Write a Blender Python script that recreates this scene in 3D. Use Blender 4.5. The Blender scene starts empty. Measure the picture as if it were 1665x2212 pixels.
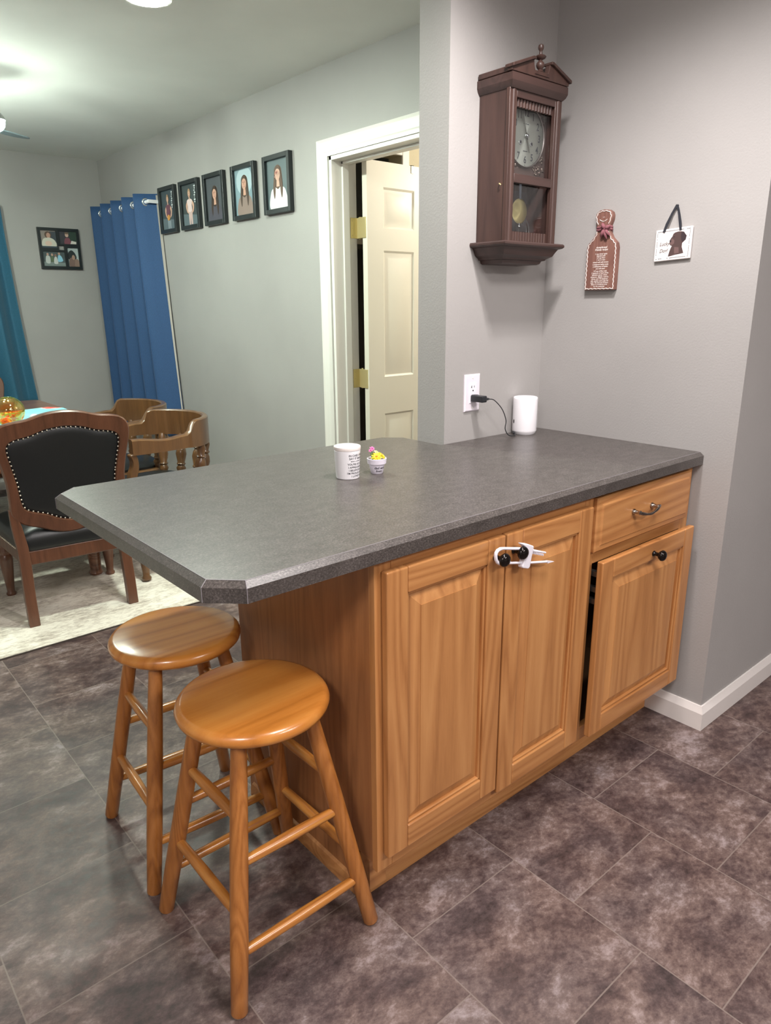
import bpy, bmesh, math, random
from mathutils import Vector, Matrix
random.seed(7)
sc = bpy.context.scene
COL = sc.collection
PI = math.pi

# ------------------------------------------------------------------ camera
CAM = Vector((-2.1198, -1.0856, 1.353)); F_PX = 1533.994
YAW, PITCH, ROLL = -0.7098, -0.2842, -0.0078
fw = Vector((-math.sin(YAW)*math.cos(PITCH), math.cos(YAW)*math.cos(PITCH), math.sin(PITCH)))
rt = Vector((math.cos(YAW), math.sin(YAW), 0)); up = rt.cross(fw)
rr = rt*math.cos(ROLL) + up*math.sin(ROLL); uu = -rt*math.sin(ROLL) + up*math.cos(ROLL)
cd = bpy.data.cameras.new('camera'); cam = bpy.data.objects.new('camera', cd); COL.objects.link(cam)
cd.sensor_fit = 'VERTICAL'; cd.sensor_height = 36.0; cd.lens = F_PX*36.0/2212.0
cd.clip_start = 0.02; cd.clip_end = 60
M = Matrix((rr, uu, -fw)).transposed().to_4x4(); M.translation = CAM
cam.matrix_world = M
sc.camera = cam

# ------------------------------------------------------------------ world, exposure
w = bpy.data.worlds.new('world'); sc.world = w; w.use_nodes = True
w.node_tree.nodes['Background'].inputs[0].default_value = (.8, .82, .85, 1)
w.node_tree.nodes['Background'].inputs[1].default_value = 0.05
vs = sc.view_settings
sc.display_settings.display_device = 'sRGB'
vs.view_transform = 'Standard'; vs.look = 'None'; vs.gamma = 1; vs.exposure = 0.0; vs.use_curve_mapping = False
try:
    sc.cycles.use_denoising = True
    sc.cycles.max_bounces = 7; sc.cycles.diffuse_bounces = 4; sc.cycles.glossy_bounces = 3
    sc.cycles.sample_clamp_indirect = 6
except Exception:
    pass

# ------------------------------------------------------------------ lights
KIT = (1.0, .945, .925); DIN = (.84, 1.0, .86)
def point(name, loc, watts, color, radius):
    l = bpy.data.lights.new(name, 'POINT'); l.energy = watts; l.color = color; l.shadow_soft_size = radius
    o = bpy.data.objects.new(name, l); COL.objects.link(o); o.location = loc
    return o
def area(name, loc, watts, color, sx, sy, rot=(0, 0, 0)):
    l = bpy.data.lights.new(name, 'AREA'); l.shape = 'RECTANGLE'; l.size = sx; l.size_y = sy
    l.energy = watts; l.color = color
    o = bpy.data.objects.new(name, l); COL.objects.link(o); o.location = loc; o.rotation_euler = rot
    return o
def spot(name, loc, watts, color, radius, size, blend):
    l = bpy.data.lights.new(name, 'SPOT'); l.energy = watts; l.color = color; l.shadow_soft_size = radius
    l.spot_size = math.radians(size); l.spot_blend = blend
    o = bpy.data.objects.new(name, l); COL.objects.link(o); o.location = loc; o.rotation_euler = (0, math.radians(14), 0)
    return o
for i, (dx, dy) in enumerate(((-.045, 0.02), (.03, .045), (.03, -.04))):      # three recessed downlights over the peninsula
    spot('peninsula_downlight', (-.74+dx, -.10+dy, 2.40), 35.0, KIT, .032, 172, .7)
area('kitchen_area_light', (-1.15, -.95, 2.41), 32, KIT, .5, .5)
area('kitchen_area_light', (-.5, -2.6, 2.41), 70, KIT, 1.2, .5)
area('kitchen_area_light', (-3.2, -1.3, 2.41), 48, KIT, .5, .5)           # added fill left of the viewer, brightens the cabinet end and stools
point('hall_bulb', (1.45, 1.0, 2.1), 42, (1.0, .93, .80), .08)                  # lamp in the room behind the open door
FAN_L = 490.0; DOME_L = 740.0

# ------------------------------------------------------------------ helpers
def S(h):
    h = h.lstrip('#'); v = [int(h[i:i+2], 16)/255 for i in (0, 2, 4)]
    return tuple((c/12.92 if c <= .04045 else ((c+.055)/1.055)**2.4) for c in v) + (1,)

class G:
    """bmesh collector; every method takes a material index"""
    def __init__(s): s.bm = bmesh.new()
    def face(s, pts, mi=0):
        vs = [s.bm.verts.new(p) for p in pts]
        f = s.bm.faces.new(vs); f.material_index = mi; return f
    def box(s, x0, x1, y0, y1, z0, z1, mi=0, rot=None, piv=None):
        P = [Vector(p) for p in ((x0,y0,z0),(x1,y0,z0),(x1,y1,z0),(x0,y1,z0),(x0,y0,z1),(x1,y0,z1),(x1,y1,z1),(x0,y1,z1))]
        if rot is not None:
            c = Vector(piv) if piv is not None else Vector(((x0+x1)/2,(y0+y1)/2,(z0+z1)/2))
            P = [rot @ (p-c) + c for p in P]
        v = [s.bm.verts.new(p) for p in P]
        for q in ((0,3,2,1),(4,5,6,7),(0,1,5,4),(1,2,6,5),(2,3,7,6),(3,0,4,7)):
            f = s.bm.faces.new([v[i] for i in q]); f.material_index = mi
        return s
    def loft(s, rings, mi=0, cap0=True, cap1=True, closed=True):
        R = [[s.bm.verts.new(p) for p in r] for r in rings]
        n = len(R[0])
        for a, b in zip(R, R[1:]):
            for i in range(n if closed else n-1):
                j = (i+1) % n
                f = s.bm.faces.new((a[i], a[j], b[j], b[i])); f.material_index = mi
        if cap0: f = s.bm.faces.new(list(reversed(R[0]))); f.material_index = mi
        if cap1: f = s.bm.faces.new(R[-1]); f.material_index = mi
        return s
    def prism(s, pts, w0, w1, fn, mi=0):
        """pts 2D loop, extruded w0..w1; fn(u, v, w) -> xyz"""
        return s.loft([[fn(u, v, w0) for u, v in pts], [fn(u, v, w1) for u, v in pts]], mi)
    def tube(s, path, rad, n=12, mi=0, cap=True, closed=False):
        path = [Vector(p) for p in path]; m = len(path)
        if not isinstance(rad, (list, tuple)): rad = [rad]*m
        rings = []; prev = None
        for i in range(m):
            if closed: t = path[(i+1) % m] - path[i-1]
            else: t = path[min(i+1, m-1)] - path[max(i-1, 0)]
            t.normalize()
            if prev is None:
                a = Vector((0, 0, 1)) if abs(t.z) < .9 else Vector((1, 0, 0))
                nn = t.cross(a).normalized()
            else:
                nn = (prev - t*prev.dot(t)).normalized()
            prev = nn; b = t.cross(nn)
            rings.append([path[i] + (nn*math.cos(k*2*PI/n) + b*math.sin(k*2*PI/n))*rad[i] for k in range(n)])
        if closed:
            rings.append(rings[0]); R = [[s.bm.verts.new(p) for p in r] for r in rings[:-1]]; R.append(R[0])
            for a, b in zip(R, R[1:]):
                for i in range(n):
                    j = (i+1) % n; f = s.bm.faces.new((a[i], a[j], b[j], b[i])); f.material_index = mi
            return s
        return s.loft(rings, mi, cap, cap)
    def lathe(s, prof, c=(0, 0, 0), n=32, mi=0, axis='z', cap0=True, cap1=True):
        """prof: list of (r, h)"""
        cx, cy, cz = c; rings = []
        for r, h in prof:
            r = max(r, 1e-5); ring = []
            for k in range(n):
                a = k*2*PI/n; u, v = r*math.cos(a), r*math.sin(a)
                if axis == 'z': ring.append((cx+u, cy+v, cz+h))
                elif axis == 'y': ring.append((cx+v, cy+h, cz+u))
                else: ring.append((cx+h, cy+u, cz+v))
            rings.append(ring)
        return s.loft(rings, mi, cap0, cap1)
    def turned(s, a, b, prof, n=16, mi=0):
        """turned spindle from a to b; prof: (t, r)"""
        a, b = Vector(a), Vector(b)
        return s.tube([a.lerp(b, t) for t, r in prof], [r for t, r in prof], n, mi)
    def sphere(s, c, r, n=16, m=10, mi=0, sc_=(1, 1, 1)):
        prof = [(r*math.sin(PI*i/m), -r*math.cos(PI*i/m)) for i in range(m+1)]
        cx, cy, cz = c; rings = []
        for rad, h in prof:
            rad = max(rad, 1e-5)
            rings.append([(cx+sc_[0]*rad*math.cos(k*2*PI/n), cy+sc_[1]*rad*math.sin(k*2*PI/n), cz+sc_[2]*h) for k in range(n)])
        return s.loft(rings, mi)
    def text(s, body, size, fn, mi=0, align='CENTER', shear=0.0):
        cu = bpy.data.curves.new('txt', 'FONT'); cu.body = body; cu.size = size; cu.align_x = align
        cu.resolution_u = 3; cu.shear = shear; cu.offset = size*.018
        o = bpy.data.objects.new('txt', cu); COL.objects.link(o)
        dg = bpy.context.evaluated_depsgraph_get(); me = bpy.data.meshes.new_from_object(o.evaluated_get(dg))
        V = [s.bm.verts.new(fn(v.co.x, v.co.y)) for v in me.vertices]
        for p in me.polygons:
            try:
                f = s.bm.faces.new([V[i] for i in p.vertices]); f.material_index = mi
            except ValueError: pass
        bpy.data.objects.remove(o); bpy.data.curves.remove(cu); bpy.data.meshes.remove(me)
        return s
    def shift(s, off):
        off = Vector(off)
        for v in s.bm.verts: v.co -= off
        return s
    def apply(s, fn):
        for v in s.bm.verts: v.co = fn(v.co)
        return s
    def obj(s, name, mats, parent=None, smooth=35, bevel=None, seg=2, origin=None, recalc=True, solid=None, subsurf=0):
        if recalc: bmesh.ops.recalc_face_normals(s.bm, faces=s.bm.faces[:])
        if origin is not None: s.shift(origin)
        me = bpy.data.meshes.new(name); s.bm.to_mesh(me); s.bm.free()
        for m in (mats if isinstance(mats, (list, tuple)) else [mats]): me.materials.append(m)
        if smooth:
            me.shade_smooth(); me.set_sharp_from_angle(angle=math.radians(smooth))
        o = bpy.data.objects.new(name, me); COL.objects.link(o)
        if parent is not None: o.parent = parent
        elif origin is not None: o.location = origin
        if solid:
            md = o.modifiers.new('solid', 'SOLIDIFY'); md.thickness = solid; md.offset = 0
        if bevel:
            md = o.modifiers.new('bevel', 'BEVEL'); md.width = bevel; md.segments = seg
            md.limit_method = 'ANGLE'; md.angle_limit = math.radians(40)
        if subsurf:
            md = o.modifiers.new('sub', 'SUBSURF'); md.levels = subsurf; md.render_levels = subsurf
        return o

def tag(o, label=None, cat=None, group=None, kind=None):
    if label: o['label'] = label
    if cat: o['category'] = cat
    if group: o['group'] = group
    if kind: o['kind'] = kind
    return o
def thing(name, label, cat, loc=(0, 0, 0), rotz=0, group=None):
    o = bpy.data.objects.new(name, None); COL.objects.link(o); o.location = loc; o.rotation_euler = (0, 0, rotz)
    o.empty_display_size = .05
    return tag(o, label, cat, group)
def struct(o, label, cat): return tag(o, label, cat, kind='structure')
def copy_tree(o, parent=None):
    c = o.copy(); COL.objects.link(c)
    if parent is not None: c.parent = parent
    for ch in list(o.children): copy_tree(ch, c)
    return c

# ------------------------------------------------------------------ materials
def nmat(name):
    m = bpy.data.materials.new(name); m.use_nodes = True; nt = m.node_tree
    return m, nt, nt.nodes['Principled BSDF']
def N(nt, t, **kw):
    n = nt.nodes.new(t)
    for k, v in kw.items():
        if k in n.inputs: n.inputs[k].default_value = v
        else: setattr(n, k, v)
    return n
def flat(name, color, rough=.5, metal=0.0, spec=.5, emit=None, estr=0, coat=0, sheen=0, bump=None):
    m, nt, b = nmat(name)
    c = S(color) if isinstance(color, str) else color
    b.inputs['Base Color'].default_value = c; b.inputs['Roughness'].default_value = rough; b.inputs['Metallic'].default_value = metal
    b.inputs['Specular IOR Level'].default_value = spec; b.inputs['Coat Weight'].default_value = coat
    b.inputs['Coat Roughness'].default_value = .12
    b.inputs['Sheen Weight'].default_value = sheen
    if emit:
        b.inputs['Emission Color'].default_value = S(emit) if isinstance(emit, str) else emit; b.inputs['Emission Strength'].default_value = estr
    if bump:
        tc = N(nt, 'ShaderNodeTexCoord'); n = N(nt, 'ShaderNodeTexNoise', Scale=bump[0], Detail=4.0)
        nt.links.new(tc.outputs['Object'], n.inputs['Vector'])
        bp = N(nt, 'ShaderNodeBump', Strength=bump[1], Distance=bump[2]); nt.links.new(n.outputs[0], bp.inputs['Height'])
        nt.links.new(bp.outputs[0], b.inputs['Normal'])
    return m
def ramp(nt, stops):
    r = nt.nodes.new('ShaderNodeValToRGB'); e = r.color_ramp.elements
    e[0].position, e[0].color = stops[0]; e[1].position, e[1].color = stops[-1]
    for p, c in stops[1:-1]:
        x = e.new(p); x.color = c
    return r
def wood(name, light, mid, dark, axis='z', scale=1.0, rough=.35, coat=.25, streak=.5, rings=1.0):
    m, nt, b = nmat(name); L = nt.links
    tc = N(nt, 'ShaderNodeTexCoord'); oi = N(nt, 'ShaderNodeObjectInfo')
    mul = N(nt, 'ShaderNodeVectorMath', operation='SCALE'); mul.inputs[0].default_value = (3.1, 5.3, 2.7); L.new(oi.outputs['Random'], mul.inputs['Scale'])
    add = N(nt, 'ShaderNodeVectorMath', operation='ADD'); L.new(tc.outputs['Object'], add.inputs[0]); L.new(mul.outputs[0], add.inputs[1])
    mp = N(nt, 'ShaderNodeMapping'); a = .07
    mp.inputs['Scale'].default_value = {'x': (a, 1, 1), 'y': (1, a, 1), 'z': (1, 1, a)}[axis]
    L.new(add.outputs[0], mp.inputs['Vector'])
    # broad cathedral figure
    n1 = N(nt, 'ShaderNodeTexNoise', Scale=9.0*scale, Detail=1.5); L.new(mp.outputs[0], n1.inputs['Vector'])
    mm = N(nt, 'ShaderNodeMath', operation='MULTIPLY'); mm.inputs[1].default_value = 11.0*rings; L.new(n1.outputs[0], mm.inputs[0])
    fr = N(nt, 'ShaderNodeMath', operation='PINGPONG'); fr.inputs[1].default_value = .5; L.new(mm.outputs[0], fr.inputs[0])
    m2 = N(nt, 'ShaderNodeMath', operation='MULTIPLY'); m2.inputs[1].default_value = 2.0; L.new(fr.outputs[0], m2.inputs[0])
    # fine streaks
    n2 = N(nt, 'ShaderNodeTexNoise', Scale=170.0*scale, Detail=3.0, Roughness=.7); L.new(mp.outputs[0], n2.inputs['Vector'])
    n3 = N(nt, 'ShaderNodeTexNoise', Scale=28.0*scale, Detail=2.0); L.new(mp.outputs[0], n3.inputs['Vector'])
    mx = N(nt, 'ShaderNodeMix', data_type='FLOAT'); mx.inputs[0].default_value = streak; L.new(m2.outputs[0], mx.inputs[2]); L.new(n2.outputs[0], mx.inputs[3])
    mx2 = N(nt, 'ShaderNodeMix', data_type='FLOAT'); mx2.inputs[0].default_value = .35; L.new(mx.outputs[0], mx2.inputs[2]); L.new(n3.outputs[0], mx2.inputs[3])
    r = ramp(nt, [(.22, S(dark)), (.45, S(mid)), (.72, S(light))]); L.new(mx2.outputs[0], r.inputs[0])
    L.new(r.outputs[0], b.inputs['Base Color'])
    b.inputs['Roughness'].default_value = rough; b.inputs['Coat Weight'].default_value = coat; b.inputs['Coat Roughness'].default_value = .15
    bp = N(nt, 'ShaderNodeBump', Strength=.12, Distance=.001); L.new(n2.outputs[0], bp.inputs['Height']); L.new(bp.outputs[0], b.inputs['Normal'])
    return m
def paint(name, color, rough=.6, bs=170, bst=.35, bd=.0012):
    m, nt, b = nmat(name); L = nt.links
    tc = N(nt, 'ShaderNodeTexCoord')
    n = N(nt, 'ShaderNodeTexNoise', Scale=float(bs), Detail=2.0); L.new(tc.outputs['Object'], n.inputs['Vector'])
    n2 = N(nt, 'ShaderNodeTexNoise', Scale=2.2, Detail=3.0); L.new(tc.outputs['Object'], n2.inputs['Vector'])
    c = S(color); lo = tuple(x*.95 for x in c[:3])+(1,); hi = tuple(min(1, x*1.04) for x in c[:3])+(1,)
    r = ramp(nt, [(.3, lo), (.7, hi)]); L.new(n2.outputs[0], r.inputs[0]); L.new(r.outputs[0], b.inputs['Base Color'])
    b.inputs['Roughness'].default_value = rough; b.inputs['Specular IOR Level'].default_value = .35
    bp = N(nt, 'ShaderNodeBump', Strength=bst, Distance=bd); L.new(n.outputs[0], bp.inputs['Height']); L.new(bp.outputs[0], b.inputs['Normal'])
    return m

M_wall = paint('wall_paint', '#a29f9d')
M_ceil = paint('ceiling_paint', '#dededa', .8, 60, .2, .002)
M_hall = paint('hall_paint', '#c9bfa4', .6)
M_trim = flat('white_trim_paint', '#e6e3dd', .35)
M_door = flat('white_door_paint', '#ece8da', .4)
M_base = flat('white_baseboard_paint', '#e2dcd8', .4)

def floor_mat():
    m, nt, b = nmat('tile_floor'); L = nt.links
    tc = N(nt, 'ShaderNodeTexCoord'); sp = N(nt, 'ShaderNodeSeparateXYZ'); L.new(tc.outputs['Object'], sp.inputs[0])
    def mth(op, a, bb=None):
        n = N(nt, 'ShaderNodeMath', operation=op)
        for i, v in enumerate((a, bb)):
            if v is None: continue
            if isinstance(v, (int, float)): n.inputs[i].default_value = v
            else: L.new(v, n.inputs[i])
        return n.outputs[0]
    T = .352
    u = mth('DIVIDE', mth('ADD', sp.outputs[0], .210), T)
    k = mth('FLOOR', u); fu = mth('SUBTRACT', u, k)
    odd = mth('FLOORED_MODULO', k, 2.0)
    v = mth('DIVIDE', mth('SUBTRACT', mth('ADD', sp.outputs[1], .348), mth('MULTIPLY', odd, T/2)), T)
    j = mth('FLOOR', v); fv = mth('SUBTRACT', v, j)
    eu = mth('MINIMUM', fu, mth('SUBTRACT', 1.0, fu)); ev = mth('MINIMUM', fv, mth('SUBTRACT', 1.0, fv))
    e = mth('MINIMUM', eu, ev)
    grout = mth('LESS_THAN', e, .0042)
    cb = N(nt, 'ShaderNodeCombineXYZ'); L.new(k, cb.inputs[0]); L.new(j, cb.inputs[1])
    wn = N(nt, 'ShaderNodeTexWhiteNoise', noise_dimensions='3D'); L.new(cb.outputs[0], wn.inputs['Vector'])
    off = N(nt, 'ShaderNodeVectorMath', operation='SCALE'); L.new(wn.outputs['Color'], off.inputs[0]); off.inputs['Scale'].default_value = 9.0
    ad = N(nt, 'ShaderNodeVectorMath', operation='ADD'); L.new(tc.outputs['Object'], ad.inputs[0]); L.new(off.outputs[0], ad.inputs[1])
    mp = N(nt, 'ShaderNodeMapping'); mp.inputs['Scale'].default_value = (1, 1.35, 1); mp.inputs['Rotation'].default_value = (0, 0, .6); L.new(ad.outputs[0], mp.inputs[0])
    n1 = N(nt, 'ShaderNodeTexNoise', Scale=6.5, Detail=8.0, Roughness=.7, Distortion=.25); L.new(mp.outputs[0], n1.inputs['Vector'])
    n2 = N(nt, 'ShaderNodeTexNoise', Scale=44.0, Detail=8.0, Roughness=.75); L.new(mp.outputs[0], n2.inputs['Vector'])
    n3 = N(nt, 'ShaderNodeTexNoise', Scale=5.0, Detail=3.0); L.new(ad.outputs[0], n3.inputs['Vector'])
    s1 = mth('ADD', mth('MULTIPLY', n1.outputs[0], .64), mth('MULTIPLY', n2.outputs[0], .36))
    r1 = ramp(nt, [(.37, S('#382c2b')), (.46, S('#554543')), (.54, S('#75655f')), (.65, S('#a89c9a'))]); L.new(s1, r1.inputs[0])
    r2 = ramp(nt, [(.42, S('#8d7670')), (.62, S('#7f7a86'))]); L.new(n3.outputs[0], r2.inputs[0])
    mxc = N(nt, 'ShaderNodeMix', data_type='RGBA', blend_type='OVERLAY'); mxc.inputs[0].default_value = .38
    L.new(r1.outputs[0], mxc.inputs[6]); L.new(r2.outputs[0], mxc.inputs[7])
    gm = N(nt, 'ShaderNodeMix', data_type='RGBA'); gf = mth('MULTIPLY', grout, .75); L.new(gf, gm.inputs[0])
    L.new(mxc.outputs[2], gm.inputs[6]); gm.inputs[7].default_value = S('#7d7069')
    L.new(gm.outputs[2], b.inputs['Base Color'])
    rr_ = ramp(nt, [(.35, (.40,)*3+(1,)), (.65, (.60,)*3+(1,))]); L.new(n2.outputs[0], rr_.inputs[0]); L.new(rr_.outputs[0], b.inputs['Roughness'])
    hgt = mth('SUBTRACT', mth('MULTIPLY', s1, 1.0), mth('MULTIPLY', grout, .5))
    bp = N(nt, 'ShaderNodeBump', Strength=.5, Distance=.003); L.new(hgt, bp.inputs['Height']); L.new(bp.outputs[0], b.inputs['Normal'])
    return m
M_floor = floor_mat()
def counter_mat():
    m, nt, b = nmat('charcoal_laminate'); L = nt.links
    tc = N(nt, 'ShaderNodeTexCoord'); mp = N(nt, 'ShaderNodeMapping'); mp.inputs['Scale'].default_value = (1, 1.8, 1.4); L.new(tc.outputs['Object'], mp.inputs[0])
    n1 = N(nt, 'ShaderNodeTexNoise', Scale=230.0, Detail=6.0, Roughness=.8); L.new(mp.outputs[0], n1.inputs['Vector'])
    n2 = N(nt, 'ShaderNodeTexNoise', Scale=22.0, Detail=4.0); L.new(mp.outputs[0], n2.inputs['Vector'])
    mx = N(nt, 'ShaderNodeMix', data_type='FLOAT'); mx.inputs[0].default_value = .13; L.new(n1.outputs[0], mx.inputs[2]); L.new(n2.outputs[0], mx.inputs[3])
    r = ramp(nt, [(.36, S('#2c2826')), (.5, S('#4a4542')), (.62, S('#6c6562')), (.72, S('#938c8a'))]); L.new(mx.outputs[0], r.inputs[0])
    L.new(r.outputs[0], b.inputs['Base Color']); b.inputs['Roughness'].default_value = .33; b.inputs['Specular IOR Level'].default_value = .55
    bp = N(nt, 'ShaderNodeBump', Strength=.12, Distance=.0006); L.new(n1.outputs[0], bp.inputs['Height']); L.new(bp.outputs[0], b.inputs['Normal'])
    return m
M_counter = counter_mat()
M_seam = flat('laminate_seam', '#8a8488', .4)
OAK = ('#c38b55', '#b47b48', '#9c6638')
M_oak_v = wood('oak_vertical', *OAK, 'z', 1.0, .38, .2)
M_oak_h = wood('oak_horizontal', *OAK, 'x', 1.0, .38, .2)
M_oak_y = wood('oak_depth', *OAK, 'y', 1.0, .38, .2)
M_oak_panel = wood('oak_panel', '#c58e58', '#b67e4b', '#9f6a3c', 'z', .8, .38, .2, .5, .8)
M_oak_end = wood('oak_end_panel', '#ae7648', '#a06a40', '#8b5a34', 'z', 1.1, .45, .1, .6)
M_stool_s = wood('stool_seat_wood', '#d08c42', '#c27a33', '#a86626', 'x', .8, .28, .5, .5, .7)
M_stool_l = wood('stool_leg_wood', '#b5763c', '#a3662f', '#8a5224', 'z', 1.6, .33, .4, .55)
M_stool_r = wood('stool_rung_wood', '#c88a40', '#b07030', '#875020', 'x', 1.6, .33, .4, .55)
M_stool_ry = wood('stool_rung_wood_y', '#c88a40', '#b07030', '#8f5824', 'y', 1.6, .33, .4, .55)
M_chair = wood('chair_walnut', '#6c4632', '#5c3b2a', '#492f20', 'z', 1.0, .35, .35, .65, .6)
M_capt = wood('captain_chair_wood', '#6f4d2e', '#5f4127', '#4b321d', 'z', .7, .3, .5, .7, .5)
M_table = wood('table_wood', '#8d6248', '#764c38', '#553426', 'x', 1.0, .3, .4)
M_clock = wood('clock_wood', '#4b352e', '#412d28', '#34241f', 'z', 1.3, .45, .1, .6, .7)
M_clock_h = wood('clock_wood_across', '#483430', '#3e2c28', '#32231f', 'x', 1.3, .45, .1, .6, .7)
M_leather = flat('black_leather', '#1d2021', .38, 0, .5, bump=(160, .15, .001))
M_brassnail = flat('brass_nail', '#e3dccb', .3, .85)
M_chrome = flat('chrome', '#d9dcdf', .15, 1)
M_brass = flat('polished_brass', '#dccd9a', .35, .6)
M_knob = flat('dark_bronze_knob', '#1c1715', .14, .55, .6)
M_pull = flat('dark_chrome_pull', '#a89e96', .2, 1)
M_white = flat('white_plastic', '#e9e5ee', .35)
M_white2 = flat('white_glossy_plastic', '#f0eef2', .3)
M_black = flat('black_plastic', '#232529', .35)
M_dark = flat('dark_recess', '#151313', .8)
M_ink = flat('black_ink', '#2a2a30', .7)
M_frame = flat('black_frame', '#23282a', .35)

# ------------------------------------------------------------------ structure
CEIL = 2.428; XD = .122; YF = 4.892; XS = -.487; YS = .5202; YW = -.198
g = G(); g.box(-3.7, 3.0, -4.0, 5.2, -.06, 0); struct(g.obj('floor', M_floor, smooth=0), 'brown and grey mottled stone tile floor', 'floor')
g = G(); g.box(-3.7, 3.0, -4.0, 5.2, CEIL, CEIL+.06); struct(g.obj('ceiling', M_ceil, smooth=0), 'plain pale grey ceiling', 'ceiling')
def wallbox(name, label, boxes, mat=M_wall):
    g = G()
    for b in boxes: g.box(*b)
    return struct(g.obj(name, mat, smooth=0), label, 'wall')
wallbox('wall_right', 'grey textured wall with the gingerbread board and dog plaque', [(0, 3.0, YW, .645, 0, CEIL)])
wallbox('wall_stub', 'short grey wall end behind the clock and outlet', [(XS, 0, YS, .645, 0, CEIL)])
YJ = 1.915; YJ2 = 1.15; HD = 2.035
wallbox('wall_dining', 'grey dining room wall with five portraits and the doorway', [(XD, XD+.12, .645, YJ2, 0, CEIL), (XD, XD+.12, YJ, YF, 0, CEIL), (XD, XD+.12, YJ2, YJ, HD, CEIL)])
wallbox('wall_far', 'far grey dining room wall with the collage frame', [(-3.7, XD+.12, YF, YF+.1, 0, CEIL)])
wallbox('wall_left', 'left outer wall of the room', [(-3.7, -3.6, -4.0, YF, 0, CEIL)])
wallbox('wall_back', 'kitchen wall behind the viewer', [(-3.6, 3.0, -4.0, -3.9, 0, CEIL)])
wallbox('wall_kitchen', 'kitchen side wall to the right', [(2.9, 3.0, -3.9, YW, 0, CEIL)])
# room behind the door, with a dark closet opening
wallbox('wall_hall', 'cream wall of the room behind the open door', [(XD+.12, .275, 2.06, 2.16, 0, CEIL), (.712, 2.0, 2.06, 2.16, 0, CEIL), (.275, .712, 2.06, 2.16, 2.125, CEIL), (2.0, 2.1, .645, 2.16, 0, CEIL)], M_hall)
g = G(); g.box(XD+.12, .25, 2.16, 2.86, 0, CEIL); g.box(.25, 1.2, 2.76, 2.86, 0, CEIL); g.box(1.1, 1.2, 2.16, 2.76, 0, CEIL)
struct(g.obj('wall_closet', flat('closet_paint', '#b4b8b6', .8), smooth=0), 'dark closet walls behind the open door', 'wall')
g = G()
g.box(.712, .762, 2.045, 2.06, 0, 2.178); g.box(.225, .712, 2.045, 2.06, 2.125, 2.178)
struct(g.obj('trim_1', M_trim, smooth=0, bevel=.004), 'white casing around the dark closet opening', 'trim')
g = G(); g.box(.252, 1.09, 2.35, 2.75, 1.70, 1.72); g.box(.252, 1.09, 2.33, 2.35, 1.69, 1.725)
tag(g.obj('closet_shelf', M_trim, smooth=0), 'pale shelf edge inside the dark closet, seen through the hinge gap', 'shelf')

# baseboards
def bb_profile(t=.014, h=.083): return [(0, 0), (t, 0), (t, h*.72), (t*.55, h*.9), (t*.35, h), (0, h)]
g = G()
g.loft([[(-u, y, v) for u, v in bb_profile()] for y in (-.012, YW)] , cap1=False)
g.loft([[(-.0, YW, v) for u, v in bb_profile()], [(-u, YW-u, v) for u, v in bb_profile()]], cap0=False, cap1=False)
g.bm.free(); g.bm = bmesh.new()
pr = bb_profile()
r0 = [(-u, -.0, v) for u, v in pr]; r1 = [(-u, YW-u, v) for u, v in pr]; r2 = [(2.9, YW-u, v) for u, v in pr]
g.loft([r0, r1, r2])
struct(g.obj('baseboard_right', M_base, smooth=20), 'white baseboard wrapping the wall corner right of the cabinet', 'baseboard')
g = G()
g.loft([[(XD-u, 1.992, v) for u, v in pr], [(XD-u, YF, v) for u, v in pr]])
struct(g.obj('baseboard_dining', M_base, smooth=20), 'white baseboard along the dining wall', 'baseboard')
g = G()
g.loft([[(XD-.02, YF-u, v) for u, v in pr], [(-3.6, YF-u, v) for u, v in pr]])
struct(g.obj('baseboard_far', M_base, smooth=20), 'white baseboard along the far wall', 'baseboard')

# ------------------------------------------------------------------ doorway
g = G()
cw = .074
cp = [(0, 0), (.010, 0), (.012, .012), (.016, .02), (.016, .055), (.012, .062), (.018, cw), (0, cw)]   # (proud, across) casing profile, inner edge first
def cas(path_in, path_out):
    pass
yi, yo = YJ+.006, YJ+.006+cw; zi, zo = HD+.0, HD+cw; yR = YJ2-.006
rings = []
for (y0, dy, z0, dz) in ((yi, 1, 0, 0), (yi, 1, zi, 1), (yR, -1, zi, 1), (yR, -1, 0, 0)):
    rings.append([(XD-p, y0+dy*a, z0+dz*a) for p, a in cp])
g.loft(rings)
struct(g.obj('trim_2', M_trim, smooth=20), 'white moulded casing around the dining room doorway', 'trim')
g = G()
x1 = .268
g.box(XD-.004, x1, YJ-.019, YJ, 0, HD); g.box(XD-.004, x1, YJ2, YJ2+.019, 0, HD); g.box(XD-.004, x1, YJ2, YJ, HD-.019, HD)
g.box(XD+.055, XD+.092, YJ-.031, YJ-.019, 0, HD-.019); g.box(XD+.055, XD+.092, YJ2+.019, YJ2+.031, 0, HD-.019); g.box(XD+.055, XD+.092, YJ2, YJ, HD-.031, HD-.019)
struct(g.obj('trim_3', M_trim, smooth=0, bevel=.002), 'white door jamb with stop strips', 'trim')

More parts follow.
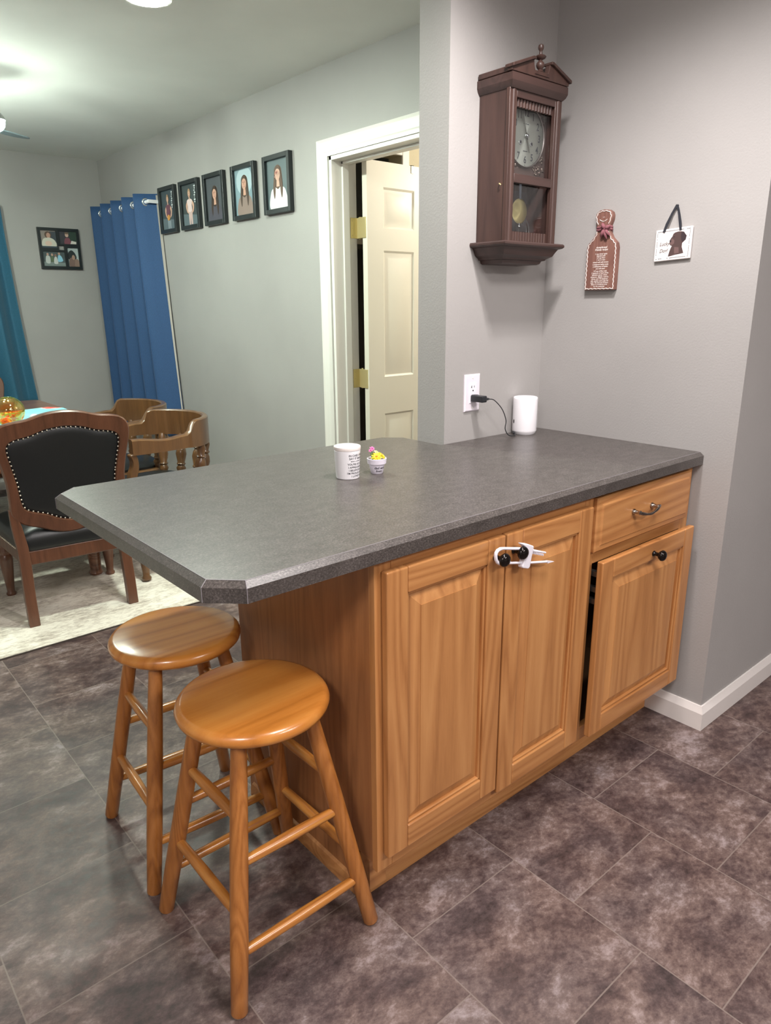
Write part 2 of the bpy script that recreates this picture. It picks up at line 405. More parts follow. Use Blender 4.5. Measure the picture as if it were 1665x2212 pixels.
DX, DY = .262, 1.808           # door, swung open ninety degrees into the far room
door = thing('door_1', 'white six-panel door standing open in the doorway', 'door', (DX, DY, 0)); door['kind'] = 'structure'
g = G()
DW, DT, DH = .70, .035, 2.025
cols = [(.105, .315), (.405, .615)]
rows = [(.24, .79), (.985, 1.615), (1.72, 1.91)]
xs = [0, .105, .315, .405, .615, DW]; zs = [.012, .24, .79, .985, 1.615, 1.72, 1.91, DH]
for side in (0, 1):
    yb = 0 if side == 0 else DT; sg = 1 if side == 0 else -1
    for i in range(5):
        for j in range(7):
            xa, xb, za, zb = xs[i], xs[i+1], zs[j], zs[j+1]
            if i in (1, 3) and j in (1, 3, 5):
                def rect(d, y): return [(xa+d, yb+sg*y, za+d), (xb-d, yb+sg*y, za+d), (xb-d, yb+sg*y, zb-d), (xa+d, yb+sg*y, zb-d)]
                g.loft([rect(0, 0), rect(.010, .007), rect(.016, .007), rect(.040, .001)], cap0=False)
            else:
                g.face([(xa, yb, za), (xb, yb, za), (xb, yb, zb), (xa, yb, zb)])
g.face([(0, 0, .012), (0, DT, .012), (0, DT, DH), (0, 0, DH)]); g.face([(DW, 0, .012), (DW, DT, .012), (DW, DT, DH), (DW, 0, DH)])
g.face([(0, 0, DH), (DW, 0, DH), (DW, DT, DH), (0, DT, DH)]); g.face([(0, 0, .012), (DW, 0, .012), (DW, DT, .012), (0, DT, .012)])
bmesh.ops.remove_doubles(g.bm, verts=g.bm.verts[:], dist=1e-5)
g.obj('door_panel', M_door, door, smooth=15)
for hz in (1.72, .98, .25):
    g = G()
    # leaf on the jamb, barrel, leaf on the door edge (local coordinates)
    jy = YJ-.0195-DY; bx, by = .012, .062
    g.box(-.036, .008, jy-.0025, jy, hz-.048, hz+.048); 
    g.lathe([(.0065, -.052), (.0065, -.018), (.0055, -.017), (.0065, -.016), (.0065, .016), (.0055, .017), (.0065, .018), (.0065, .052)], (bx, by+.006, hz), 14)
    a = Vector((bx, by, 0)); 
    g.box(-.004, .010, DT*.25, by+.004, hz-.048, hz+.048)
    g.box(.004, .012, by, jy, hz-.048, hz+.048)
    for sz in (-.034, 0, .034):
        g.lathe([(.004, 0), (.004, .0015)], (-.022, jy-.004, hz+sz), 10, axis='y')
    g.obj('hinge', M_brass, door, smooth=30, bevel=.003)
g = G()
g.box(.292, .31, -.003, 0, DH-.035, DH+.003); g.box(.292, .31, -.003, DT+.003, DH, DH+.003); g.box(.292, .31, DT, DT+.003, DH-.08, DH+.003)
o = tag(g.obj('door_hook', flat('steel_hook', '#77746a', .35, .8), smooth=0, origin=(0, 0, 0)), 'small grey metal hook over the top of the open door', 'hook'); o.location = (DX, DY, 0)

# ------------------------------------------------------------------ peninsula cabinet and counter
CX0, CXP = -1.287, -1.274
cab = thing('base_cabinet', 'honey oak base cabinet with doors and a drawer under the dark counter', 'cabinet', (0, 0, 0))
g = G()
E0 = YS-.012
pts = [(-.061, .125), (0, .125), (0, 0), (E0, 0), (E0, .8765), (-.061, .8765)]
g.prism(pts, CXP, CXP+.018, lambda u, v, w_: (w_, u, v))
g.obj('end_panel', M_oak_end, cab, smooth=0)
g = G()
g.box(CXP+.018, -.003, E0-.01, E0, 0, .8765)                    # back
g.box(CXP+.018, -.003, -.061, E0-.01, .125, .14)                # bottom
g.box(-.021, -.003, -.061, E0-.01, .14, .8765)                  # right side
g.box(-.560, -.545, -.061, E0-.01, .14, .8765)                  # partition
g.obj('carcass', flat('cabinet_inside', '#8c6a48', .6), cab, smooth=0)
g = G()
FB, FT, FY0, FY1 = .125, .8765, -.080, -.061
for x0, x1 in ((CX0, -1.243), (-.572, -.520), (-.050, -.003)): g.box(x0, x1, FY0, FY1, FB, FT, 0)
for x0, x1 in ((-1.243, -.572), (-.520, -.050)):
    g.box(x0, x1, FY0, FY1, .838, FT, 1); g.box(x0, x1, FY0, FY1, FB, .168, 1)
g.box(-.520, -.050, FY0, FY1, .675, .715, 1)
g.box(-.925, -.89, FY0, FY1, .168, .838, 0)
g.obj('face_frame', [M_oak_v, M_oak_h], cab, smooth=0, bevel=.0015)
g = G(); g.box(CXP, -.003, 0, .012, 0, .125); g.box(CXP+.0005, CXP+.05, -.034, 0, .036, .1245); g.obj('toe_kick', M_oak_h, cab, smooth=0)
g = G()
q = [(0, 0), (.012, 0), (.012, .022), (.007, .034), (0, .038)]
g.loft([[(CXP-u, E0-.02, v) for u, v in q], [(CXP-u, -u, v) for u, v in q], [(-.015, -u, v) for u, v in q]])
g.obj('base_moulding', wood('oak_moulding', '#c38b55', '#b47b48', '#9c6638', 'x', 1.2, .4, .2), cab, smooth=30)

def knob_geo(g, x, z, y, r=.0160):
    g.lathe([(.008, 0), (.0085, -.002), (.0055, -.006), (.006, -.015), (r*.75, -.020), (r, -.026), (r*.98, -.030), (r*.8, -.0345), (r*.45, -.0375), (0, -.0385)], (x, y, z), 24, axis='y')
def cab_door(name, x0, x1, z0, z1, yf, parent, knob=None, fw_=.058, label=None):
    """raised panel door; yf = front plane, body behind it"""
    t = .019
    g = G()
    a, b_ = x0+fw_, x1-fw_; c, d = z0+fw_, z1-fw_
    for (p, q_, mi) in (((x0, a), (z0, z1), 0), ((b_, x1), (z0, z1), 0), ((a, b_), (z0, c), 1), ((a, b_), (d, z1), 1)):
        g.box(p[0], p[1], yf, yf+t, q_[0], q_[1], mi)
    # stepped inner moulding
    g2 = .007
    for (xa, xb, za, zb, mi) in ((a, a+g2, c, d, 0), (b_-g2, b_, c, d, 0), (a, b_, c, c+g2, 1), (a, b_, d-g2, d, 1)):
        g.box(xa, xb, yf+.005, yf+t, za, zb, mi)
    o = g.obj('door' if name is None else name, [M_oak_v, M_oak_h], parent, smooth=0, bevel=.0045, seg=3)
    g = G()
    def rect(m, y): return [(a+m, y, c+m), (b_-m, y, c+m), (b_-m, y, d-m), (a+m, y, d-m)]
    g.loft([rect(g2, yf+t-.002), rect(g2, yf+.0135), rect(g2+.029, yf+.0025), rect(g2+.0295, yf+.001)], cap0=True)
    g.obj('raised_panel', M_oak_panel, o, smooth=12)
    if knob:
        g = G(); knob_geo(g, knob[0], knob[1], yf); g.obj('knob', M_knob, o, smooth=50)
    return o
cab_door('door', -1.270, -.9105, .166, .847, -.0995, cab, (-.9465, .803))
cab_door('door', -.9045, -.560, .150, .847, -.0995, cab, (-.882, .8045))
pull = cab_door('pull_out_door', -.533, -.035, .160, .691, -.122, cab, (-.272, .657), .055)
g = G()
for zz in (.645, .60, .565):
    g.box(-.514, -.500, -.103, .10, zz-.008, zz+.008)
g.box(-.505, -.06, -.1005, -.098, .50, .66)
g.obj('drawer_slide', flat('slide_metal', '#6b655f', .35, .8), pull, smooth=0, bevel=.002)
g = G()
def slab(x0, x1, z0, z1, yf, m):
    def rect(m, y): return [(x0+m, y, z0+m), (x1-m, y, z0+m), (x1-m, y, z1-m), (x0+m, y, z1-m)]
    return [rect(0, yf+.019), rect(0, yf+.009), rect(.004, yf+.005), rect(.017, yf+.004), rect(.021, yf+.0), rect(.024, yf)]
g.loft(slab(-.535, -.035, .712, .862, -.0995, .02))
dr = g.obj('drawer_front', wood('oak_drawer', *OAK, 'x', .8, .38, .2, .42), cab, smooth=12)
g = G()
hx, hz, hy = -.318, .797, -.0995
for sx in (-1, 1):
    g.lathe([(.008, 0), (.0085, -.003), (.006, -.006), (.005, -.018), (.0065, -.022), (.004, -.025)], (hx+sx*.048, hy, hz), 14, axis='y')
pth = []
for i in range(21):
    t = i/20*2-1
    pth.append((hx+t*.058, hy-.021-.007*math.cos(t*PI/2), hz-.010*math.cos(t*PI/2)+.002*abs(t)))
g.tube(pth, [.0034+.0018*abs(math.sin(i/20*PI*3))*(.4 if 6 < i < 14 else 1) for i in range(21)], 12)
g.obj('handle', M_pull, dr, smooth=50)

# countertop
W_, OV, DB, CC, C2 = 1.638, .1086, .768, .0546, .059
loop = [(-.001, -OV, 0), (-W_+CC, -OV, 1), (-W_, -OV+CC, 1), (-W_, DB-CC, 1), (-W_+CC, DB, 1), (XS-C2, DB, 1), (XS-.001, DB-C2, 1), (XS-.001, YS-.001, 0), (-.001, YS-.001, 0)]
def inset(loop, d):
    """inset the exposed edges of the loop by d (edge i runs i -> i+1)"""
    exp = [True, True, True, True, True, True, True, False, False]
    n = len(loop); out = []
    P = [Vector((p[0], p[1])) for p in loop]
    def line(i):
        a, b = P[i], P[(i+1) % n]; t = (b-a).normalized(); nrm = Vector((t.y, -t.x))
        if exp[i]: a = a + nrm*d; b = b + nrm*d
        return a, t
    for i in range(n):
        a, t = line(i-1 if i else n-1); b, s_ = line(i)
        den = t.x*s_.y - t.y*s_.x
        if abs(den) < 1e-6: out.append(P[i]); continue
        k = ((b.x-a.x)*s_.y - (b.y-a.y)*s_.x)/den
        out.append(a + t*k)
    return out
base = [(p[0], p[1]) for p in loop]
top_ = inset(loop, .0125)
g = G()
g.loft([[(x, y, .877) for x, y in base], [(x, y, .9040) for x, y in base], [(v.x, v.y, .914) for v in top_]])
ct = g.obj('countertop', M_counter, smooth=0)
tag(ct, 'dark grey speckled laminate countertop with clipped corners on the oak peninsula', 'countertop')
g = G()
b2 = [(p.x, p.y) for p in inset(loop, -.0004)]; m2 = [(p.x, p.y) for p in inset(loop, -.0004)]
for i in (1, 2, 3):
    x, y = b2[i]; x2, y2 = top_[i]
    g.tube([(x, y, .8775), (x, y, .9041), (x2, y2, .9142)], .0007, 6)
for i in (0, 1, 2, 3):
    a, b_ = top_[i], top_[i+1]
    g.tube([(a.x, a.y, .9141), (b_.x, b_.y, .9141)], .0006, 6)
g.obj('edge_seam', M_seam, ct, smooth=0)

# ------------------------------------------------------------------ child lock on the knobs
lk = thing('cabinet_lock', 'white plastic sliding child lock looped round the two cabinet knobs', 'lock', (-.9, -.118, .8))
def LP(x, z, y=-.118): return (x+.9, y+.118, z-.8)
g = G()
pth = [(-.8817, .8135), (-.9148, .8214), (-.947, .8291), (-.9564, .8301), (-.9646, .8286), (-.9695, .8243), (-.9712, .8175), (-.9697, .8093), (-.9652, .8017), (-.9576, .7962), (-.9191, .7877), (-.8792, .7786), (-.8426, .7698), (-.7832, .7574)]
g.tube([LP(x, z, -.121) for x, z in pth], [.0034]*3+[.0042]*7+[.0030]*4, 10)
g.tube([LP(-.8817, .8135, -.121), LP(-.8496, .8043, -.1195), LP(-.8318, .7959, -.119), LP(-.785, .7802, -.118)], [.0034, .0036, .0036, .0022], 10)
g.prism([(-.7828, .7603), (-.7542, .7512), (-.781, .7531)], -.1235, -.1175, lambda u, v, w_: LP(u, v, w_))
for i in range(8):
    x = -.838+i*.0058; z = .7935-i*.0021
    g.box(x+.9-.001, x+.9+.001, -.004, .002, z-.8-.003, z-.8+.0015)
g.obj('loop', M_white, lk, smooth=50)
g = G()
g.prism([(-.8889, .8288), (-.8664, .8228), (-.8448, .813), (-.8454, .8064), (-.8507, .7873), (-.8556, .7644), (-.861, .7609), (-.8816, .7679), (-.8841, .7716), (-.8773, .7848), (-.8676, .8034), (-.8753, .8171)], -.129, -.114, lambda u, v, w_: LP(u, v, w_))
g.obj('slider', M_white, lk, smooth=0, bevel=.002, seg=2)

# ------------------------------------------------------------------ bar stools
def leg_pt(sx, sy, z):
    t = z/.545; r = .170 + (.082-.170)*t
    return Vector((sx*r, sy*r, z))
def make_stool(label):
    t = thing('bar_stool', label, 'stool', (0, 0, 0), 0, 'round oak bar stools')
    g = G()
    R = .160
    g.lathe([(R*.80, .545), (R*.93, .546), (R*.985, .553), (R, .561), (R*.985, .569), (R*.95, .5755), (R*.90, .578), (R*.6, .5775), (0, .577)], n=72)
    g.obj('seat', M_stool_s, t, smooth=40)
    for sx, sy in ((-1, -1), (1, -1), (-1, 1), (1, 1)):
        g = G()
        a, b_ = leg_pt(sx, sy, .002), leg_pt(sx, sy, .550)
        prof = [(0, .0155), (.006, .0172), (.25, .0185), (.6, .0185), (.85, .0172), (1, .0155)]
        g.turned(a, b_, prof, 20)
        lg = g.obj('leg', M_stool_l, t, smooth=40)
        g = G(); d = (leg_pt(sx, sy, .002)-leg_pt(sx, sy, .2)).normalized()
        g.lathe([(.011, 0), (.012, .0), (.012, .0025), (.011, .003)], (a.x, a.y, 0), 16)
        g.obj('foot_glide', flat('foot_glide_metal', '#b7a79a', .35, .7) if 'foot_glide_metal' not in bpy.data.materials else bpy.data.materials['foot_glide_metal'], lg, smooth=40)
    for (p, q_, hs) in (((-1, -1), (1, -1), (.12, .30)), ((-1, 1), (1, 1), (.12, .30)), ((-1, -1), (-1, 1), (.20, .39)), ((1, -1), (1, 1), (.20, .39))):
        for h in hs:
            g = G()
            g.turned(leg_pt(*p, h), leg_pt(*q_, h), [(0, .0085), (.08, .0105), (.5, .0122), (.92, .0105), (1, .0085)], 14)
            g.obj('stretcher', M_stool_r if p[1] == q_[1] else M_stool_ry, t, smooth=40)
    return t
stool = make_stool('orange oak bar stool nearest the viewer, in front of the cabinet end')
stool.location = (-1.4745, .095, 0)
s2 = copy_tree(stool); s2.location = (-1.464, .487, 0); s2.rotation_euler = (0, 0, math.radians(-4))
s2['label'] = 'oak bar stool tucked behind the front one, under the counter overhang'

# ------------------------------------------------------------------ things on the counter
can = thing('candle_jar', 'white lidded candle jar with black lettering on the counter', 'candle', (-1.0, .37, .914))
g = G()
g.lathe([(.029, 0), (.0305, .001), (.0312, .004), (.0345, .072), (.0347, .0735), (.0335, .0745), (.0335, .076)], n=48, mi=0)
g.obj('jar', M_white2, can, smooth=40)
g = G()
g.lathe([(.0335, .0755), (.0352, .076), (.0356, .079), (.0356, .0835), (.035, .085), (.0335, .0858), (0, .0858)], n=48)
g.obj('lid', flat('candle_lid', '#e4dad6', .3), can, smooth=40)
g = G()
va = math.atan2(CAM.y-.37, CAM.x+1.0)                       # jar turned so the writing faces the kitchen side
def jar_map(zc, ang):
    def fn(x, y):
        z = zc+y; r = .0312+(z-.004)*(.0345-.0312)/.068+.0003
        a = ang + x/r
        return (r*math.cos(a), r*math.sin(a), z)
    return fn
for txt, zc, sz in (('IN CASE I DIDN\'T', .0615, .0075), ('SAY IT ENOUGH', .0535, .0075), ('MAKE A CANDLE TO SAY', .0475, .0040), ('YOU\'RE SO LOVED', .0385, .0075), ('I APPRECIATE YOU', .0305, .0070), ('I BELIEVE IN YOU', .0225, .0072), ('I\'M PROUD OF YOU', .0145, .0072), ('I LOVE YOU', .0065, .0075)):
    g.text(txt, sz, jar_map(zc, va+.95))
g.obj('lettering', M_ink, can, smooth=0, recalc=False)

pot = thing('flower_pot', 'tiny white painted pot of artificial flowers beside the candle jar', 'flower pot', (-.91, .357, .914))
M_pot = flat('pot_paint', '#ded8e4', .5)
g = G()
g.lathe([(.0155, 0), (.0165, .001), (.0215, .026), (.0215, .027), (.0255, .0275), (.0265, .041), (.0255, .0415), (.0235, .0405), (.0225, .032), (0, .031)], n=40)
g.obj('pot', M_pot, pot, smooth=40)
g = G()
va = math.atan2(CAM.y-.357, CAM.x+.91)
def pot_map(zc, ang):
    def fn(x, y):
        z = zc+y; r = .0165+(z-.001)*(.005/.025)+.0004
        return (r*math.cos(ang+x/r), r*math.sin(ang+x/r), z)
    return fn
g.text('dad and', .0095, pot_map(.0145, va+.42)); g.text('from', .0085, pot_map(.006, va+.34))
g.obj('lettering', M_ink, pot, smooth=0, recalc=False)
def flower(name, c, r, petals, mat, cmat, tilt, parent, pw=.32):
    g = G()
    Rm = Matrix.Rotation(tilt[2], 4, 'Z') @ Matrix.Rotation(tilt[0], 4, 'X') @ Matrix.Rotation(tilt[1], 4, 'Y')
    for layer, (rs, lift, n0) in enumerate(((1, .15, 0), (.72, .45, .5))):
        for k in range(petals):
            a = (k+n0)*2*PI/petals
            ring = []
            for u, v in ((.12, -.06), (.55, -pw*.5), (.85, -pw*.38), (1, 0), (.85, pw*.38), (.55, pw*.5), (.12, .06)):
                x, y = u*r*rs, v*r*rs*1.2
                z = r*lift*u - r*.25*u*u
                ring.append(Vector(c)+Rm.to_3x3() @ Vector((x*math.cos(a)-y*math.sin(a), x*math.sin(a)+y*math.cos(a), z)))
            g.face(ring)
    o = g.obj(name, mat, parent, smooth=0, solid=.0004, recalc=False)
    g = G(); g.sphere(Vector(c)+Rm.to_3x3() @ Vector((0, 0, r*.15)), r*.22, 10, 6); g.obj('flower_centre', cmat, o, smooth=60)
    return o
M_yel = flat('yellow_petal', '#f2d922', .6); M_org = flat('orange_centre', '#d9913a', .6); M_pink = flat('pink_petal', '#dd6fa8', .6); M_pinkd = flat('pink_centre', '#a8305f', .6)
M_pale = flat('cream_petal', '#efe9b8', .6); M_leaf = flat('green_leaf', '#3d7a50', .6)
flower('yellow_flower', (-.008, -.009, .047), .016, 9, M_yel, M_org, (.5, -.4, 0), pot)
flower('yellow_flower', (.010, -.006, .048), .015, 9, M_yel, M_org, (.5, .35, 0), pot)
flower('yellow_flower', (.0, .010, .050), .013, 8, M_yel, M_org, (-.2, .2, 0), pot)
flower('cream_flower', (.008, .010, .0545), .009, 7, M_pale, M_yel, (.6, .3, 0), pot)
flower('cream_flower', (.021, -.004, .043), .009, 6, M_pale, M_pale, (.3, .9, 0), pot)
flower('pink_flower', (-.006, .012, .066), .0085, 6, M_pink, M_pinkd, (.7, -.2, 0), pot)
flower('pink_flower', (-.013, .010, .0625), .0065, 6, M_pink, M_pinkd, (.5, -.6, 0), pot)
g = G(); g.tube([(-.005, .008, .032), (-.007, .010, .05), (-.007, .012, .065)], .0012, 8); g.tube([(-.006, .008, .032), (-.012, .010, .05), (-.013, .010, .062)], .0010, 8)
for sx in (-1, 1): g.face([(-.006, .010, .040), (-.006+sx*.006, .007, .049), (-.006+sx*.004, .008, .058), (-.006, .010, .050)])
g.obj('stems', M_leaf, pot, smooth=0)

# router cylinder
rx, ry = -.137, .472
ro = thing('wireless_router', 'white cylindrical wireless router standing in the counter corner', 'router', (rx, ry, .914))
g = G()
g.lathe([(.034, 0), (.037, .003), (.0415, .012), (.042, .014), (.042, .122), (.0415, .1265), (.0395, .129), (.036, .130), (0, .130)], n=56)
g.obj('body', M_white2, ro, smooth=40)
ca = math.atan2(CAM.y-ry, CAM.x-rx)-.93
def port(g, a, z, w_, h, mi=0):
    u = Vector((math.cos(a), math.sin(a), 0)); t_ = Vector((-math.sin(a), math.cos(a), 0)); c = u*.0418+Vector((0, 0, z))
    pts = []
    for k in range(16):
        an = k*2*PI/16; pts.append((w_*.5*math.cos(an), h*.5*math.sin(an)))
    g.loft([[tuple(c+t_*p+Vector((0, 0, q_))-u*.002) for p, q_ in pts], [tuple(c+t_*p+Vector((0, 0, q_))+u*.0008) for p, q_ in pts]])
ca = math.atan2(CAM.y-ry, CAM.x-rx)-1.05
g = G(); port(g, ca, .046, .006, .014); g.obj('port', M_dark, ro, smooth=0)

# outlet, charger and cable
oc = (-.3625, YS, 1.071)
ou = thing('wall_outlet', 'white duplex wall outlet with decorator plate beside the router', 'outlet', oc)
g = G()
def prect(g, x0, x1, z0, z1, y0, y1, b=0.0):
    g.loft([[(x0, y0, z0), (x1, y0, z0), (x1, y0, z1), (x0, y0, z1)], [(x0, y0-(y0-y1)*.5, z0), (x1, y0-(y0-y1)*.5, z0), (x1, y0-(y0-y1)*.5, z1), (x0, y0-(y0-y1)*.5, z1)], [(x0+b, y1, z0+b), (x1-b, y1, z0+b), (x1-b, y1, z1-b), (x0+b, y1, z1-b)]])
prect(g, -.0365, .0365, -.0605, .0605, 0, -.006, .004)
g.obj('plate', flat('outlet_plate', '#e6dfe8', .35), ou, smooth=0)
g = G(); prect(g, -.0170, .0170, -.0335, .0335, -.005, -.0078, .001); g.obj('receptacle', M_white, ou, smooth=0)
g = G()
for zc in (.0175,):
    g.box(-.0075, -.0055, -.0082, -.007, zc-.001, zc+.007); g.box(.0045, .0062, -.0082, -.007, zc, zc+.0065); g.box(-.0095, -.0075, -.0082, -.007, zc+.001, zc+.0035)
    g.lathe([(.0026, 0), (.0026, .0012)], (0, -.0082, zc-.0095), 12, axis='y')
g.obj('slot', M_dark, ou, smooth=0)
g = G()
for zc in (.049, -.049):
    g = G(); g.lathe([(.003, 0), (.0027, -.001), (0, -.0012)], (0, -.006, zc), 12, axis='y'); g.obj('screw', M_trim, ou, smooth=40)
ch = thing('usb_charger', 'black charger plugged into the wall outlet with a cable to the router', 'charger', (-.3625, YS-.008, 1.0545))
g = G(); g.box(-.012, .012, -.052, 0, -.0105, .0105); g.box(-.010, .010, -.020, 0, -.012, .012); g.obj('adapter', M_black, ch, smooth=0, bevel=.003)
g = G(); g.tube([(.010, -.046, -.001), (.020, -.046, -.001), (.028, -.046, -.0015)], [.005, .0045, .0025], 10); g.obj('strain_relief', M_black, ch, smooth=50)
# cable: charger -> droops -> router base
def cat(P, n=10):
    out = []
    P = [Vector(p) for p in P]; Q = [P[0]*2-P[1]]+P+[P[-1]*2-P[-2]]
    for i in range(1, len(Q)-2):
        for k in range(n):
            t = k/n; a, b_, c, d = Q[i-1:i+3]
            out.append(.5*((2*b_)+(-a+c)*t+(2*a-5*b_+4*c-d)*t*t+(-a+3*b_-3*c+d)*t*t*t))
    out.append(P[-1]); return out
rp = Vector((rx, ry, .914))+Vector((math.cos(ca), math.sin(ca), 0))*.043+Vector((0, 0, .008))
c0 = Vector((-.3625, YS-.008, 1.0545))
cable = cat([Vector((-.335, .466, 1.053)), Vector((-.312, .463, 1.047)), Vector((-.275, .46, 1.015)), Vector((-.250, .462, .975)), Vector((-.252, .462, .945)), Vector((-.235, .46, .922)), Vector((-.205, .457, .9185)), rp])
g = G(); g.tube([p-c0 for p in cable], .0016, 8); g.obj('cable', M_black, ch, smooth=60)
g = G(); dv = (rp-Vector((-.205, .457, .9185))).normalized(); g.tube([rp-dv*.018-c0, rp-dv*.004-c0, rp-c0], [.003, .0042, .0042], 10); g.obj('cable_plug', M_black, ch, smooth=50)

# ------------------------------------------------------------------ wall clock
KX, KY, KZ = -.242, YS, 1.53
ck = thing('wall_clock', 'dark brown wooden pendulum wall clock on the stub wall', 'clock', (KX, KY, KZ))
fy = .400-KY                                       # front face, local
g = G()
g.box(-.118, -.106, fy+.012, 0, 0, .415); g.box(.106, .118, fy+.012, 0, 0, .415); g.box(-.106, .106, -.012, 0, 0, .415)
g.obj('case', M_clock, ck, smooth=0, bevel=.002)
g = G()
dr0, dr1 = .092, .108
for sx in (-1, 1):
    x0, x1 = sorted((sx*.122, sx*.090))
    g.box(x0, x1, fy, fy+.014, 0, .415, 0)
    xc = sx*.104; g.loft([[(xc+.007*math.cos(a), fy+.002-.006*math.sin(a), z) for a in [k*PI/8 for k in range(9)]] for z in (.004, .412)])
g.box(-.090, .090, fy, fy+.014, .168, .193, 1); g.box(-.090, .090, fy, fy+.014, .393, .415, 1)
g.box(-.090, .090, fy, fy+.014, 0, .006, 1)
dk = g.obj('door', [M_clock, M_clock_h], ck, smooth=30, bevel=.0015)
g = G()
for k in range(13):
    x = -.087+k*.0138
    g.loft([[(x+.0052*math.cos(a), fy+.012-.006*math.sin(a), z) for a in [q_*PI/6 for q_ in range(7)]] for z in (.372, .394)])
g.box(-.090, .090, fy+.010, fy+.014, .371, .394)
g.obj('dentil_strip', M_clock, dk, smooth=30)
g = G()
for k in range(14):
    x = -.086+k*.0128
    g.loft([[(x+.0042*math.cos(a), fy+.012-.005*math.sin(a), z) for a in [q_*PI/6 for q_ in range(7)]] for z in (.006, .034)])
g.box(-.090, .090, fy+.010, fy+.014, .006, .034)
g.obj('reeded_strip', M_clock, dk, smooth=30)
# dial
M_dial = flat('brushed_dial', '#b9bcb0', .38, .35); M_num = flat('dial_numeral', '#3b3d40', .6)
g = G(); dy_ = fy+.036; dz = .308
g.box(-.104, .104, dy_+.004, dy_+.008, .195, .41)
bk = g.obj('dial_backing', flat('dial_surround', '#5c4a44', .4, .4), ck, smooth=0)
M_orn = flat('ornament_metal', '#8a7b70', .3, .85)
for (sx, sz) in ((-1, -1), (1, -1), (-1, 1), (1, 1)):     # embossed corner ornaments
    g = G()
    for k in range(30):
        a = math.atan2(sz, sx)+random.uniform(-.36, .36); r = random.uniform(.090, .128)
        x, z = r*math.cos(a), r*math.sin(a)*.98
        if abs(x) < .098 and abs(z) < .102: g.sphere((x, dy_+.003, dz+z), random.uniform(.003, .0055), 8, 5, sc_=(1, .6, 1))
    g.obj('corner_ornament', M_orn, bk, smooth=60)
g = G(); g.lathe([(.088, .004), (.088, -.001), (.0855, -.004), (.083, -.002)], (0, dy_, dz), 64, axis='y', cap0=False, cap1=False); g.obj('bezel', flat('bezel_metal', '#8d8681', .3, .8), bk, smooth=40)
def brushed(name, color, rough, metal):
    m, nt, b = nmat(name); L = nt.links
    b.inputs['Base Color'].default_value = S(color); b.inputs['Roughness'].default_value = rough; b.inputs['Metallic'].default_value = metal
    b.inputs['Anisotropic'].default_value = .85
    t_ = N(nt, 'ShaderNodeTangent', direction_type='RADIAL', axis='Y'); L.new(t_.outputs[0], b.inputs['Tangent'])
    return m
M_dial = brushed('brushed_dial_metal', '#aeb1a6', .36, .75)
DC = Vector((0, dy_, dz))
g = G(); g.lathe([(.083, .002), (.083, 0), (0, 0)], (0, 0, 0), 64, axis='y'); dial = g.obj('dial', M_dial, ck, smooth=40); dial.location = DC
def on_dial(o): o.location = -DC; return o
g = G()
for h in range(1, 13):
    a = PI/2-h*PI/6; x, z = .0640*math.cos(a), .0640*math.sin(a)
    g.text(str(h), .0285, lambda u, v, x=x, z=z: (x+u*.85, dy_-.0006, dz+z+v-.0100))
for k in range(0, 60, 5):
    a = k*PI/30; r = .0795; g.lathe([(.0011, 0), (.0011, -.0006)], (r*math.cos(a), dy_, dz+r*math.sin(a)), 8, axis='y')
for x0, x1, z in ((-.012, -.004, .034), (-.002, .003, .0335), (.005, .012, .033), (-.01, .01, -.041)): g.box(x0, x1, dy_-.0006, dy_-.0002, dz+z-.001, dz+z+.001)
on_dial(g.obj('numerals', M_num, dial, smooth=0))
for x in (-.026, .026):
    g = G(); g.lathe([(.0055, 0), (.006, -.002), (.004, -.0025), (.0035, -.0005)], (x, dy_, dz-.019), 20, axis='y', cap1=False); wh = on_dial(g.obj('winding_hole', M_chrome, dial, smooth=40))
    g = G(); g.lathe([(.0034, 0), (.0034, -.0008)], (x, dy_, dz-.019), 14, axis='y'); g.obj('winding_arbor', M_dark, wh, smooth=40)
def hand(a, L, w_):
    g = G(); d = Vector((math.sin(a), 0, math.cos(a))); n_ = Vector((d.z, 0, -d.x)); c = Vector((0, dy_-.004, dz))
    P = [c-d*.010-n_*w_*.5, c-n_*w_*.6, c+d*L*.75-n_*w_*.9, c+d*L, c+d*L*.75+n_*w_*.9, c+n_*w_*.6, c-d*.010+n_*w_*.5]
    g.loft([[tuple(p) for p in P], [tuple(p+Vector((0, -.0008, 0))) for p in P]])
    on_dial(g.obj('hand', flat('hand_metal', '#75766f', .3, .7) if 'hand_metal' not in bpy.data.materials else bpy.data.materials['hand_metal'], dial, smooth=0))
hand(math.radians(161), .047, .0028); hand(math.radians(-21), .066, .0022)
g = G(); g.lathe([(.006, 0), (.006, -.004), (.004, -.007), (0, -.008)], (0, dy_-.003, dz), 20, axis='y'); on_dial(g.obj('hand_hub', M_chrome, dial, smooth=50))
# pendulum
g = G(); g.box(-.006, .002, fy+.045, fy+.048, .13, .20); pend = g.obj('pendulum', flat('pendulum_rod', '#6a6f76', .4, .5), ck, smooth=0)
g = G(); g.lathe([(0, .004), (.030, .003), (.0365, 0), (.030, -.003), (0, -.0045)], (0, 0, 0), 48, axis='y'); bob = g.obj('bob', brushed('brushed_brass_bob', '#c0b37c', .34, .8), pend, smooth=50); bob.location = (-.003, fy+.046, .099)
g = G(); g.tube([(-.003, fy+.046, .064), (-.003, fy+.046, .052)], .003, 10); g.sphere((-.003, fy+.046, .054), .005, 12, 8); g.obj('rating_nut', M_chrome, pend, smooth=50)
g = G(); g.box(-.105, .105, -.016, -.0125, .004, .168); g.obj('back_board', flat('clock_inside', '#4a4444', .6), ck, smooth=0)
g = G()                                                 # coiled gong at the bottom right
g.tube([(.035+.030*math.cos(a), fy+.06, .046+.034*math.sin(a)) for a in [k*PI*1.25/20-.12*PI for k in range(21)]], .0016, 8)
